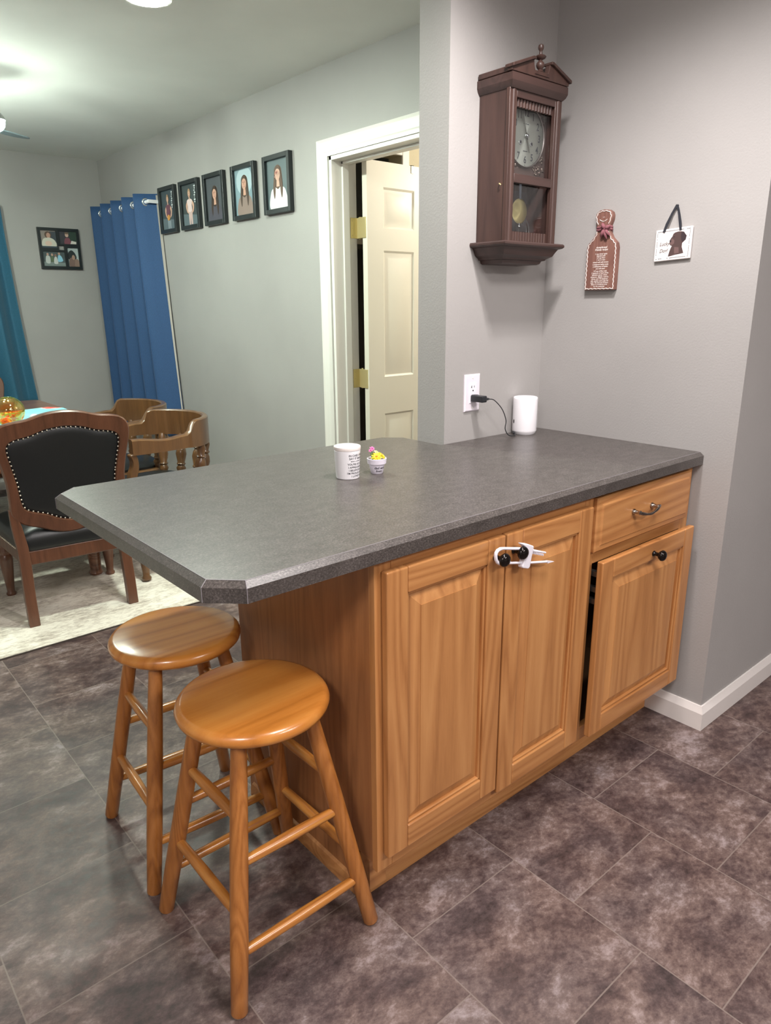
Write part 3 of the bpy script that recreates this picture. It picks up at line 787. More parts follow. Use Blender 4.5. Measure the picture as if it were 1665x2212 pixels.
g.tube([(.035+.020*math.cos(a), fy+.062, .046+.022*math.sin(a)) for a in [k*2*PI/24 for k in range(25)]], .0014, 8)
g.obj('gong', flat('gong_steel', '#6d6a68', .35, .7), ck, smooth=60)
# glass pane
mg, nt, b = nmat('clock_glass'); b.inputs['Transmission Weight'].default_value = 1; b.inputs['Roughness'].default_value = .02; b.inputs['IOR'].default_value = 1.3
mixg = nt.nodes.new('ShaderNodeMixShader'); tr = nt.nodes.new('ShaderNodeBsdfTransparent'); gl = N(nt, 'ShaderNodeBsdfGlossy', Roughness=.03); tr.inputs[0].default_value = (.93, .94, .95, 1)
mixg.inputs[0].default_value = .06; nt.links.new(tr.outputs[0], mixg.inputs[1]); nt.links.new(gl.outputs[0], mixg.inputs[2]); nt.links.new(mixg.outputs[0], nt.nodes['Material Output'].inputs[0])
g = G(); g.box(-.089, .089, fy+.0155, fy+.0175, .036, .168); g.box(-.089, .089, fy+.0155, fy+.0175, .193, .371); g.obj('glass', mg, dk, smooth=0)
# hood
g = G()
def hood_ring(m, z): return [(-.130+m, fy-.014+m, z), (.130-m, fy-.014+m, z), (.130-m, 0, z), (-.130+m, 0, z)]
g.loft([hood_ring(.010, .413), hood_ring(.004, .420), hood_ring(0, .430), hood_ring(0, .449), hood_ring(.004, .452)])
g.obj('hood', M_clock_h, ck, smooth=20)
g = G()
ped = [(-.133, .452), (.133, .452), (.133, .462), (.045, .494), (.037, .494), (.034, .480), (.030, .470), (.020, .463), (-.020, .463), (-.030, .470), (-.034, .480), (-.037, .494), (-.045, .494), (-.133, .462)]
g.prism(ped, fy-.014, fy+.004, lambda u, v, w_: (u, w_, v), 0)
for sx in (-1, 1):
    q_ = [(sx*.137, .459), (sx*.137, .468), (sx*.046, .501), (sx*.036, .501), (sx*.036, .493), (sx*.045, .493)]
    g.prism(q_, fy-.022, fy+.010, lambda u, v, w_: (u, w_, v), 0)
# sloping side roof back to the wall
for sx in (-1, 1):
    q_ = [(sx*.130, .452), (sx*.130, .466), (sx*.05, .494), (sx*.05, .452)]
    g.prism(q_, fy+.004, -.004, lambda u, v, w_: (u, w_, v), 0)
g.obj('pediment', M_clock, ck, smooth=0, bevel=.002)
g = G()
py_ = fy-.006
g.box(-.033, .033, fy-.016, fy+.006, .459, .468)
g.lathe([(.010, .468), (.012, .470), (.008, .473), (.0055, .476), (.010, .481), (.0125, .487), (.011, .493), (.006, .498), (.005, .501), (.014, .505), (.0165, .509), (.013, .512), (.005, .515), (.0042, .520), (.0045, .524), (.0075, .528), (.0085, .533), (.007, .539), (0, .543)], (0, py_, 0), 24)
g.obj('finial', M_clock, ck, smooth=45)
g = G()
def rr_(m, z, dep=0): return [(-.146+m, fy-.022+m, z), (.146-m, fy-.022+m, z), (.146-m, 0, z), (-.146+m, 0, z)]
g.loft([rr_(.003, .004), rr_(0, 0), rr_(0, -.005), rr_(.004, -.009), rr_(.014, -.012), rr_(.018, -.018), rr_(.026, -.033), rr_(.040, -.041), rr_(.042, -.045), rr_(.050, -.047), rr_(.054, -.055), rr_(.060, -.058)])
g.obj('base_shelf', M_clock_h, ck, smooth=20)
g = G(); g.tube([(-.118, fy+.03, .165), (-.124, fy+.028, .165), (-.127, fy+.024, .163), (-.125, fy+.020, .160)], .0018, 8); g.obj('latch', M_brass, ck, smooth=50)

# ------------------------------------------------------------------ gingerbread board
gb = thing('gingerbread_board', 'brown gingerbread shaped recipe board with white icing trim on the wall', 'wall plaque', (0, .290, 1.393))
half = [(.055, 0), (.0552, .04), (.0548, .128), (.051, .142), (.034, .158), (.0255, .172), (.0225, .186), (.0235, .198), (.029, .213), (.030, .224), (.026, .234), (.016, .2405), (0, .2425)]
out = half+[(-u, v) for u, v in reversed(half[:-1])]
BX = lambda u, v, w_: (-w_, -u, v)
g = G(); g.prism(out, .0005, .019, BX)
g.obj('board', wood('board_wood', '#835e52', '#785349', '#69463d', 'z', 1.5, .6, 0), gb, smooth=30, bevel=.0015)
dense = []
for i in range(len(out)):
    a, b_ = Vector(out[i]), Vector(out[(i+1) % len(out)]); n_ = max(1, int((b_-a).length/.003))
    for k in range(n_): dense.append(a.lerp(b_, k/n_))
g = G(); cen = Vector((0, .1)); pth = []
for i, p in enumerate(dense):
    a, b_ = dense[i-1], dense[(i+1) % len(dense)]; t = (b_-a).normalized(); nrm = Vector((-t.y, t.x))
    q_ = p+nrm*(.0042+.0011*math.sin(i*1.35)+.0004*math.sin(i*3.1)); pth.append(BX(q_.x, q_.y, .0193))
segs = [[p for p in pth if p[2] > .197], [p for p in pth if p[2] < .178]]
# rotate so each run is continuous
def runs(pred):
    n_ = len(pth); st = next(i for i in range(n_) if pred(pth[i]) and not pred(pth[i-1])); r = []
    i = st
    while pred(pth[i % n_]) and len(r) < n_: r.append(pth[i % n_]); i += 1
    return r
M_ice = flat('white_icing_paint', '#e9e0da', .5)
g.tube(runs(lambda p: p[2] > .196), .0013, 6); g.tube(runs(lambda p: p[2] < .180), .0013, 6)
g.tube([BX(u, .213-.0055*math.cos(u/.014*PI/2)+.0006*math.sin(u*2200), .0193) for u in [-.0135+k*.027/24 for k in range(25)]], .0010, 6)
for u in (-.0022, .0022): g.sphere(BX(u, .2195, .0193), .0011, 8, 6)
g.obj('icing_trim', M_ice, gb, smooth=60)
g = G()
lines = [('gingerbread', .1275, .0088), ('friends recipe', .1205, .0088), ('1 cup ginger spice', .1085, .0064), ('blended well', .1025, .0064), ('1/2 cup flour', .0965, .0064), ('1 egg or two', .0905, .0064), ('mixed well with brown', .0835, .0064), ('a teaspoon baking soda', .0768, .0064), ('a tablespoon of butter', .0705, .0064), ('you will need', .0640, .0064), ('1/2 cup of flour and', .0565, .0064), ('1 teaspoon of each of the', .0505, .0064), ('following spices: ginger,', .0445, .0064), ('cinnamon, allspice, nutmeg,', .0385, .0064), ('cloves, and 1/2 teaspoon', .0325, .0064), ('salt, cooking and a pan full', .0265, .0064), ('again. The best end of these', .0210, .0060), ('Bake in a moderate oven', .0155, .0062), ('for the remainder', .0095, .0060)]
for t_, z, sz in lines: g.text(t_, sz, lambda u, v, z=z: BX(u*.95, z+v, .0196), shear=.15)
g.obj('lettering', M_ice, gb, smooth=0, recalc=False)
g = G()
M_rib = flat('plaid_ribbon', '#86525a', .8, bump=(900, .5, .001))
for dzr in (.183, .190):
    g.tube([(-.0095-.0125*math.sin(a) if math.sin(a) > 0 else -.0095-.0085*math.sin(a), -(.0255*math.cos(a)), dzr+.001*math.sin(5*a)) for a in [k*2*PI/32 for k in range(32)]], .0038, 8, closed=True)
bc = Vector((-.024, -.013, .184))
for ang, L, wd in ((2.2, .022, .008), (.5, .018, .008), (-.9, .026, .006), (-2.1, .028, .008), (-1.4, .030, .006)):
    d = Vector((0, -math.cos(ang), math.sin(ang))); n_ = Vector((-1, 0, 0))
    P = [bc+d*L*t+n_*(.006*math.sin(t*PI)) for t in [k/8 for k in range(9)]]
    g.tube(P, [.0025+wd*.5*math.sin(PI*min(1, .12+k/9)) for k in range(9)], 8)
g.sphere(bc+Vector((-.004, 0, 0)), .0055, 10, 8)
g.obj('ribbon', M_rib, gb, smooth=60)

# ------------------------------------------------------------------ dog plaque
dp = thing('dog_plaque', 'small white hanging plaque with a brown dog portrait and Lucky Dog lettering', 'wall plaque', (0, .0555, 1.475))
PX = lambda u, v, w_: (-w_, .0565-u, v-.004+u*.05)
g = G(); g.prism([(0, 0), (.113, 0), (.113, .089), (0, .089)], .002, .0095, PX); g.obj('board', flat('plaque_white', '#e6dfdd', .5), dp, smooth=0, bevel=.002)
g = G()
dog = [(.061, .0765), (.070, .078), (.080, .0775), (.088, .0755), (.0965, .064), (.0945, .053), (.0855, .0445), (.0855, .034), (.092, .0165), (.080, .0150), (.066, .0140), (.055, .0122), (.045, .011), (.0475, .022), (.0505, .032), (.0545, .040), (.049, .0425), (.0462, .047), (.0462, .056), (.050, .062), (.0535, .066), (.056, .0735)]
ear = [(.081, .0755), (.088, .0745), (.0975, .064), (.0955, .053), (.086, .0475), (.0815, .055), (.080, .066)]
muz = [(.0475, .0445), (.055, .0425), (.0605, .046), (.061, .055), (.0545, .060), (.049, .057), (.0468, .051)]
nose = [(.0462, .0515), (.0505, .0505), (.052, .0545), (.049, .0575), (.0465, .056)]
eye = [(.0575, .0640), (.0605, .0635), (.0615, .0655), (.0585, .0665)]
g.prism(dog, .0095, .0099, PX, 0); g.prism(ear, .0099, .0103, PX, 1); g.prism(muz, .0099, .0102, PX, 2); g.prism(nose, .0102, .0105, PX, 1); g.prism(eye, .0099, .0103, PX, 1)
g.prism([(.062, .036), (.076, .034), (.078, .018), (.064, .017)], .0099, .0101, PX, 2)
g.obj('dog_portrait', [flat('dog_brown', '#4d3a38', .6), flat('dog_dark', '#33262a', .6), flat('dog_tan', '#6a5250', .6)], dp, smooth=0)
g = G()
for i in range(26):
    u = .008+i*.0039
    for v in (.0065, .0825):
        if random.random() < .8: g.box(-.0099, -.0095, .0565-u-.0012, .0565-u+.0014, v-.004+u*.05-.0006, v-.004+u*.05+.0009)
for i in range(18):
    v = .010+i*.004
    for u in (.0065, .1065):
        if random.random() < .8: g.box(-.0099, -.0095, .0565-u-.0007, .0565-u+.0007, v-.004+u*.05-.001, v-.004+u*.05+.0013)
g.obj('border', M_ink, dp, smooth=0)
g = G()
g.text('Lucky', .0145, lambda u, v: PX(.030+u*.9, .043+v, .0099), shear=.3); g.text('Dog!', .0145, lambda u, v: PX(.029+u*.9, .024+v, .0099), shear=.3)
g.obj('lettering', flat('grey_script', '#77706e', .6), dp, smooth=0, recalc=False)
g = G()
def strap(P, w_, th=.0012):
    rings = []
    for i, p in enumerate(P):
        p = Vector(p); d = (Vector(P[min(i+1, len(P)-1)])-Vector(P[max(i-1, 0)])).normalized(); n_ = Vector((1, 0, 0)).cross(d).normalized()
        ww = w_*(.55+.45*abs(math.sin(i/len(P)*PI*1.3+.6)))
        rings.append([tuple(p+n_*ww+Vector((-th, 0, 0))), tuple(p-n_*ww+Vector((-th, 0, 0))), tuple(p-n_*ww), tuple(p+n_*ww)])
    g.loft(rings)
strap([(-.0105, .031, .078), (-.009, .024, .100), (-.006, .012, .130), (-.005, .0, .152)], .0042)
strap([(-.0105, -.021, .081), (-.009, -.016, .105), (-.006, -.007, .135), (-.005, .0, .152)], .0042)
g.lathe([(.003, 0), (.003, -.004), (0, -.005)], (0, 0, .150), 10, axis='x')
g.obj('hanging_ribbon', flat('black_ribbon', '#2b2c33', .45), dp, smooth=0)

# ------------------------------------------------------------------ portraits on the dining wall
SK = '#c9a08c'
def cr(P, n=6):
    n_ = len(P); out = []
    for i in range(n_):
        a, b_, c, d = [Vector(P[(i+k-1) % n_]) for k in range(4)]
        for k in range(n):
            t = k/n; q_ = .5*((2*b_)+(-a+c)*t+(2*a-5*b_+4*c-d)*t*t+(-a+3*b_-3*c+d)*t*t*t); out.append((q_.x, q_.y))
    return out
def ell(cx, cy, rx_, ry_, n=20): return [(cx+rx_*math.cos(k*2*PI/n), cy+ry_*math.sin(k*2*PI/n)) for k in range(n)]
PM = {}
def pm(c):
    if c not in PM: PM[c] = flat('print_'+c.lstrip('#'), c, .45)
    return PM[c]
def print_mesh(name, layers, fn, parent):
    """layers: list of (colour, polygon) stacked from back to front"""
    g = G(); mats = []
    for i, (c, P) in enumerate(layers):
        m_ = pm(c)
        if m_ not in mats: mats.append(m_)
        g.prism(P, .0004*i, .0004*(i+1), fn, mats.index(m_))
    return g.obj(name, mats, parent, smooth=0)
def picture(y0, y1, label, layers, z0=1.822, z1=2.108):
    t = thing('picture_frame', label, 'picture frame', (XD, (y0+y1)/2, z0), 0, 'framed portraits on the dining wall')
    hw = (y1-y0)/2; h = z1-z0; fwid = .024; dpt = .026
    g = G()
    g.box(-dpt, 0, -hw, -hw+fwid, 0, h); g.box(-dpt, 0, hw-fwid, hw, 0, h); g.box(-dpt, 0, -hw+fwid, hw-fwid, 0, fwid); g.box(-dpt, 0, -hw+fwid, hw-fwid, h-fwid, h)
    g.obj('frame', M_frame, t, smooth=0, bevel=.002)
    # print coordinates: u right (-y), v up, 0..1 scaled by opening
    ow, oh = 2*(hw-fwid), h-2*fwid
    fn = lambda u, v, w_: (-.010-w_, (0.5-u)*ow, fwid+v*oh)
    print_mesh('portrait', [(layers[0], [(0, 0), (1, 0), (1, 1), (0, 1)])]+layers[1:], fn, t)
    return t
def bust(cx, top, hair, skin, shirt, hw_=.20, long=.05, glasses=False, scale=1.0, glow=None, neck=None):
    s_ = scale; fcx, fcy = cx, top-.17*s_
    L = []
    if glow: L.append((glow, ell(cx, top-.12, .42, .30)))
    L.append((hair, cr([(fcx-.17*s_, fcy), (fcx-.14*s_, fcy+.12*s_), (fcx, fcy+.18*s_), (fcx+.14*s_, fcy+.12*s_), (fcx+.18*s_, fcy), (fcx+.21*s_, fcy-.22*s_), (fcx+.20*s_, long+.1), (fcx+.05, long), (fcx-.17*s_, long), (fcx-.20*s_, fcy-.2*s_)])))
    L.append((skin, [(fcx-.05*s_, fcy-.08*s_), (fcx+.05*s_, fcy-.08*s_), (fcx+.07*s_, fcy-.26*s_), (fcx-.07*s_, fcy-.26*s_)]))
    L.append((shirt, cr([(fcx-.36*s_, 0), (fcx-.33*s_, fcy-.36*s_), (fcx-.14*s_, fcy-.27*s_), (fcx, fcy-.31*s_), (fcx+.14*s_, fcy-.27*s_), (fcx+.34*s_, fcy-.36*s_), (fcx+.38*s_, 0)])))
    L.append((hair, cr([(fcx-.15*s_, fcy), (fcx-.11*s_, fcy-.1*s_), (fcx-.12*s_, fcy-.36*s_), (fcx-.17*s_, max(0.02, fcy-.50*s_)), (fcx-.22*s_, fcy-.3*s_)])))
    L.append((hair, cr([(fcx+.15*s_, fcy), (fcx+.11*s_, fcy-.1*s_), (fcx+.12*s_, fcy-.36*s_), (fcx+.17*s_, max(0.02, fcy-.50*s_)), (fcx+.22*s_, fcy-.3*s_)])))
    L.append((skin, ell(fcx, fcy-.005, .115*s_, .135*s_)))
    L.append((hair, cr([(fcx-.13*s_, fcy+.03*s_), (fcx-.09*s_, fcy+.13*s_), (fcx, fcy+.155*s_), (fcx+.09*s_, fcy+.13*s_), (fcx+.13*s_, fcy+.03*s_), (fcx+.06*s_, fcy+.085*s_), (fcx-.04*s_, fcy+.095*s_)])))
    for sx in (-1, 1):
        L.append(('#4a3a36', ell(fcx+sx*.045*s_, fcy+.018*s_, .016*s_, .010*s_, 10)))
        L.append(('#6b4c40', [(fcx+sx*.045*s_-.025*s_, fcy+.042*s_), (fcx+sx*.045*s_+.025*s_, fcy+.042*s_), (fcx+sx*.045*s_, fcy+.050*s_)]))
        if glasses:
            c_ = (fcx+sx*.048*s_, fcy+.015*s_)
            for k in range(16):
                a0, a1 = k*2*PI/16, (k+1)*2*PI/16
                L.append(('#a33b3b', [(c_[0]+.042*s_*math.cos(a0), c_[1]+.028*s_*math.sin(a0)), (c_[0]+.042*s_*math.cos(a1), c_[1]+.028*s_*math.sin(a1)), (c_[0]+.034*s_*math.cos(a1), c_[1]+.021*s_*math.sin(a1)), (c_[0]+.034*s_*math.cos(a0), c_[1]+.021*s_*math.sin(a0))]))
    L.append(('#b5806f', [(fcx-.006*s_, fcy+.01*s_), (fcx+.006*s_, fcy+.01*s_), (fcx+.013*s_, fcy-.035*s_), (fcx-.013*s_, fcy-.035*s_)]))
    L.append(('#a4524e', cr([(fcx-.045*s_, fcy-.062*s_), (fcx, fcy-.074*s_), (fcx+.045*s_, fcy-.062*s_), (fcx, fcy-.090*s_)])))
    L.append(('#e8e2da', cr([(fcx-.030*s_, fcy-.067*s_), (fcx, fcy-.075*s_), (fcx+.030*s_, fcy-.067*s_), (fcx, fcy-.080*s_)])))
    # keep everything inside the print
    return [(c, [(min(1, max(0, u)), min(1, max(0, v))) for u, v in P]) for c, P in L]
def full(cx, skin, hair, top_c, low_c, ball=None, script=True):
    L = [('#5e6a70', [(0, 0), (1, 0), (1, .22), (0, .30)])]
    L.append((low_c, [(cx-.10, .02), (cx-.02, .02), (cx, .22), (cx+.03, .02), (cx+.12, .02), (cx+.13, .38), (cx-.12, .38)]))
    L.append((skin, cr([(cx-.13, .62), (cx-.26, .50), (cx-.20, .34), (cx-.10, .30), (cx-.17, .44), (cx-.08, .60)])))
    L.append((skin, cr([(cx+.13, .62), (cx+.27, .50), (cx+.22, .34), (cx+.11, .30), (cx+.18, .44), (cx+.08, .60)])))
    L.append((skin, [(cx-.035, .60), (cx+.035, .60), (cx+.03, .72), (cx-.03, .72)]))
    L.append((top_c, cr([(cx-.12, .34), (cx-.13, .50), (cx-.17, .60), (cx-.06, .645), (cx, .62), (cx+.06, .645), (cx+.17, .60), (cx+.13, .50), (cx+.12, .34)])))
    L.append((hair, ell(cx, .79, .085, .105))); L.append((skin, ell(cx, .77, .062, .082)))
    L.append((hair, cr([(cx-.07, .80), (cx-.04, .86), (cx, .88), (cx+.04, .86), (cx+.07, .80), (cx, .835)])))
    for sx in (-1, 1): L.append(('#4a3a36', ell(cx+sx*.025, .782, .009, .007, 8)))
    L.append(('#a4524e', cr([(cx-.025, .733), (cx, .727), (cx+.025, .733), (cx, .718)])))
    if ball: L.append((ball, ell(cx+.02, .30, .10, .075)))
    if script:
        for k in range(8):
            v = .93-k*.055; L.append(('#c9ced0', cr([(.80+.03*(k % 2), v), (.86, v+.02), (.92-.03*(k % 3), v), (.86, v-.025)])))
    return [(c, [(min(1, max(0, u)), min(1, max(0, v))) for u, v in P]) for c, P in L]
picture(3.566, 3.808, 'black framed portrait of an athlete holding an orange ball, nearest the curtain', ['#3f4a50']+full(.48, SK, '#9a7d62', '#6b4450', '#8a9298', '#c88d48'))
picture(3.240, 3.498, 'black framed full-length portrait of a person in a white patterned top', ['#41494b']+full(.46, SK, '#a3876a', '#d8c2c0', '#c4a9a4'))
picture(2.920, 3.171, 'black framed portrait of a person with long brown hair in a dark sleeveless top', ['#4d5156']+bust(.48, .80, '#3d3029', '#c69a86', '#4d4b55', long=.30))
picture(2.573, 2.828, 'black framed portrait of a smiling person with very long hair, pale blue backdrop', ['#7f97a1']+bust(.50, .86, '#4b3b30', '#c79b87', '#8d7a72', long=.02, glow='#a9bcc4'))
picture(2.228, 2.485, 'black framed portrait of a person wearing red glasses and a white top, nearest the doorway', ['#5b6a6e']+bust(.50, .88, '#5a4233', '#d2aa97', '#d9d6d6', long=.25, glasses=True))

# ------------------------------------------------------------------ collage frame on the far wall
cx0, cx1, cz0, cz1 = -.386, -.089, 1.632, 1.925
cf = thing('collage_frame', 'square black collage frame with four photos on the far wall', 'picture frame', ((cx0+cx1)/2, YF, cz0))
hw = (cx1-cx0)/2; h = cz1-cz0
op = [(-hw+.018, -.020, .150, h-.020), (.002, hw-.018, .182, h-.020), (-hw+.018, .028, .020, .125), (.050, hw-.018, .020, .155)]
hole = (-.012, .032, .138, .170)
g = G()
xs_ = sorted({-hw, hw, *[a for o_ in op+[hole] for a in o_[:2]]}); zs_ = sorted({0, h, *[a for o_ in op+[hole] for a in o_[2:]]})
for xa, xb in zip(xs_, xs_[1:]):
    for za, zb in zip(zs_, zs_[1:]):
        mx_, mz_ = (xa+xb)/2, (za+zb)/2
        if any(o_[0] < mx_ < o_[1] and o_[2] < mz_ < o_[3] for o_ in op+[hole]): continue
        g.box(xa, xb, -.024, 0, za, zb)
bmesh.ops.remove_doubles(g.bm, verts=g.bm.verts[:], dist=1e-6)
g.obj('frame', M_frame, cf, smooth=0)
def cprint(o_, layers):
    x0, x1, z0, z1 = o_
    fn = lambda u, v, w_: (x0+u*(x1-x0), -.012-w_, z0+v*(z1-z0))
    print_mesh('photo', layers, fn, cf)
bgp = [(0, 0), (1, 0), (1, 1), (0, 1)]
cprint(op[0], [('#8d837c', bgp), ('#41484f', [(.62, .2), (1, .2), (1, .95), (.62, .95)]), ('#5b463a', ell(.5, .75, .22, .2)), ('#b78f7d', ell(.52, .72, .13, .15)), ('#c9c5b8', cr([(.08, .1), (.15, .48), (.4, .58), (.65, .58), (.92, .42), (.95, .1)])), ('#d6b8a8', ell(.48, .26, .22, .14)), ('#3a4650', [(0, 0), (1, 0), (1, .1), (0, .1)])])
cprint(op[1], [('#3d3c42', bgp), ('#2f4138', [(.6, .3), (1, .2), (1, 1), (.6, 1)]), ('#7c4a55', cr([(.3, 0), (.34, .42), (.5, .5), (.62, .4), (.66, 0)])), ('#c8a999', ell(.46, .72, .1, .17)), ('#6e5b4a', ell(.46, .86, .12, .08)), ('#d7d2ca', [(.62, .02), (.95, .02), (.97, .2), (.7, .28)])])
cprint(op[2], [('#4c5658', bgp), ('#7b8684', [(0, 0), (1, 0), (1, .25), (0, .3)]), ('#b9bdb9', cr([(.12, .25), (.14, .65), (.24, .72), (.32, .6), (.3, .2)])), ('#5c6b52', cr([(.34, .3), (.36, .66), (.45, .7), (.5, .35)])), ('#c3c5c2', cr([(.48, .2), (.52, .6), (.62, .62), (.66, .2)])), ('#8fc4da', cr([(.66, .35), (.70, .75), (.82, .72), (.9, .4), (.78, .3)])), ('#b89484', ell(.22, .8, .05, .09)), ('#b89484', ell(.42, .78, .05, .09)), ('#8b6a5a', ell(.57, .74, .05, .09)), ('#b89484', ell(.74, .86, .05, .09))])
cprint(op[3], [('#aeb8b8', bgp), ('#2c3234', cr([(.0, .45), (.1, .75), (.4, .88), (.7, .72), (.8, .45), (.4, .35)])), ('#7a625a', cr([(.12, .0), (.15, .4), (.4, .5), (.62, .5), (.7, .2), (.65, 0)])), ('#a98877', ell(.52, .5, .14, .13)), ('#8d7468', cr([(.6, 0), (.65, .35), (.85, .42), (1, .3), (1, 0)]))])

# ------------------------------------------------------------------ curtains
def curtain_mat(name, c0, c1):
    m, nt, b = nmat(name); L = nt.links
    tc = N(nt, 'ShaderNodeTexCoord'); n = N(nt, 'ShaderNodeTexNoise', Scale=300.0, Detail=2.0); L.new(tc.outputs['Object'], n.inputs['Vector'])
    r = ramp(nt, [(.3, S(c0)), (.7, S(c1))]); L.new(n.outputs[0], r.inputs[0]); L.new(r.outputs[0], b.inputs['Base Color'])
    b.inputs['Roughness'].default_value = .75; b.inputs['Sheen Weight'].default_value = .25; b.inputs['Sheen Roughness'].default_value = .4
    bp = N(nt, 'ShaderNodeBump', Strength=.2, Distance=.001); L.new(n.outputs[0], bp.inputs['Height']); L.new(bp.outputs[0], b.inputs['Normal'])
    return m
M_cur = curtain_mat('blue_curtain_cloth', '#204068', '#2b4f7c'); M_cur2 = curtain_mat('blue_curtain_cloth_lit', '#215067', '#2d6580')  # second cloth is the blue one with greenish lamp light in its colour
def curtain(label, a_of, z0, z1, off, amp, n, fn, phase=0.0, base=(0, 0, 0), lining=None, cloth=None):
    """a_of(z) -> (start, end) along the rod; fn(along, out, z) -> world"""
    t = thing('curtain', label, 'curtain', base)
    g = G(); NU, NV = int(50*n), 26; rows_ = []
    B = Vector(base)
    for j in range(NV+1):
        z = z0+(z1-z0)*j/NV; a0, a1 = a_of(z); low = 1-(z-z0)/(z1-z0); r_ = []
        for i in range(NU+1):
            u = i/NU; ph = 2*PI*n*u+phase
            s_ = math.sin(ph+.25*low*math.sin(7*u+2)); s_ = math.copysign(abs(s_)**.9, s_)
            A = amp*(1+.12*low*math.sin(11*u+1.3))
            r_.append(g.bm.verts.new(Vector(fn(a0+(a1-a0)*(u+.006*math.sin(2*ph)), off+A*s_, z))-B))
        rows_.append(r_)
    for a, b_ in zip(rows_, rows_[1:]):
        for i in range(NU): g.bm.faces.new((a[i], a[i+1], b_[i+1], b_[i]))
    g.obj('panel', cloth or M_cur, t, smooth=60, solid=.004)
    a0, a1 = a_of(z1-.05); zc = z1-.052
    for k in range(int(2*n)+1):
        u = (k*PI-phase)/(2*PI*n)
        if u < .01 or u > .995: continue
        p = Vector(fn(a0+(a1-a0)*u, off, zc))-B
        e = 1e-3; d = (Vector(fn(a0+(a1-a0)*(u+e), off+amp*math.copysign(abs(math.sin(2*PI*n*e))**.8, math.cos(k*PI)), zc))-B-p).normalized()
        g = G(); zz = Vector((0, 0, 1))
        g.tube([p+(d*math.cos(q_)+zz*math.sin(q_))*.021 for q_ in [m_*2*PI/28 for m_ in range(28)]], .0055, 8, closed=True)
        g.obj('grommet', M_chrome, t, smooth=60)
    if lining:
        g = G(); rings = []
        for j in range(13):
            z = z0+.03+(z1-.01-z0-.03)*j/12; a0, a1 = a_of(z); o0 = off-amp+.010; wd = .006+.014*(z-z0)/(z1-z0)
            rings.append([tuple(Vector(fn(a0-.004, o0, z))-B), tuple(Vector(fn(a0-.006, o0-wd, z))-B), tuple(Vector(fn(a0-.001, o0-wd, z))-B), tuple(Vector(fn(a0-.001, o0, z))-B)])
        g.loft(rings); g.obj('lining', flat('curtain_lining', '#b9b2ab', .8), t, smooth=60)
    return t
XR = .046
curtain('blue grommet curtain on the dining wall beside the portraits', lambda z: (3.842-.13*((2.08-z)/1.63)**1.25, 4.86), .45, 2.08, 0, .062, 5,
        lambda a, o_, z: (XR-o_, a, z), -PI/2, (XR, 4.3, .45), lining=True)
rod = thing('curtain_rod', 'white curtain rod carrying the blue curtain on the dining wall', 'curtain rod', (XR, 4.3, 2.028))
g = G(); g.tube([(0, -.470, 0), (0, .57, 0)], .011, 14); g.obj('rod', M_white2, rod, smooth=50)
g = G(); g.box(-.012, .071, -.4725, -.466, -.011, .011); g.box(.070, .0755, -.478, -.460, -.022, .022); g.obj('bracket', M_white2, rod, smooth=0, bevel=.002)
YR = YF-.075
curtain('blue curtain, tinted by greenish lamp light, at the left edge on the far wall', lambda z: (-1.55, -.630+.07*((2.02-z)/1.38)**1.5 if z < 2.02 else -.630), .635, 2.06, 0, .045, 5,
        lambda a, o_, z: (a, YR-o_, z), 0, (-1.1, YR, .635), cloth=M_cur2)
rod2 = thing('curtain_rod', 'white curtain rod carrying the curtain on the far wall', 'curtain rod', (-1.1, YR, 2.008))
g = G(); g.tube([(-.6, 0, 0), (.46, 0, 0)], .011, 14); g.obj('rod', M_white2, rod2, smooth=50)
g = G(); g.box(-.59, -.575, -.012, .0745, -.016, .016); g.obj('bracket', M_white2, rod2, smooth=0)

# ------------------------------------------------------------------ rug
def rug_mat():
    m, nt, b = nmat('distressed_rug'); L = nt.links
    tc = N(nt, 'ShaderNodeTexCoord'); mp = N(nt, 'ShaderNodeMapping'); mp.inputs['Scale'].default_value = (1, 2.6, 1); L.new(tc.outputs['Object'], mp.inputs[0])
    n1 = N(nt, 'ShaderNodeTexNoise', Scale=26.0, Detail=8.0, Roughness=.75, Distortion=.4); L.new(mp.outputs[0], n1.inputs['Vector'])
    n2 = N(nt, 'ShaderNodeTexNoise', Scale=3.0, Detail=4.0); L.new(mp.outputs[0], n2.inputs['Vector'])
    mx = N(nt, 'ShaderNodeMix', data_type='FLOAT'); mx.inputs[0].default_value = .38; L.new(n1.outputs[0], mx.inputs[2]); L.new(n2.outputs[0], mx.inputs[3])
    r = ramp(nt, [(.36, S('#968c80')), (.45, S('#c4bbae')), (.53, S('#e2dccf')), (.66, S('#ece7dc'))]); L.new(mx.outputs[0], r.inputs[0]); L.new(r.outputs[0], b.inputs['Base Color'])
    b.inputs['Roughness'].default_value = .85
    bp = N(nt, 'ShaderNodeBump', Strength=.25, Distance=.002); L.new(n1.outputs[0], bp.inputs['Height']); L.new(bp.outputs[0], b.inputs['Normal'])
    return m
RZ = .007
g = G(); g.box(-3.0, -.10, 1.862, 4.62, .0003, RZ)
rg = g.obj('area_rug', rug_mat(), smooth=0, bevel=.002); tag(rg, 'distressed cream and grey area rug under the dining table', 'rug')
g = G(); g.box(-3.0, -.10, 1.857, 1.862, .0003, RZ-.001); g.obj('shaded_binding', flat('shaded_rug_binding', '#4c443e', .9), rg, smooth=0)  # dark strip paints the shadow along the rug's bound edge

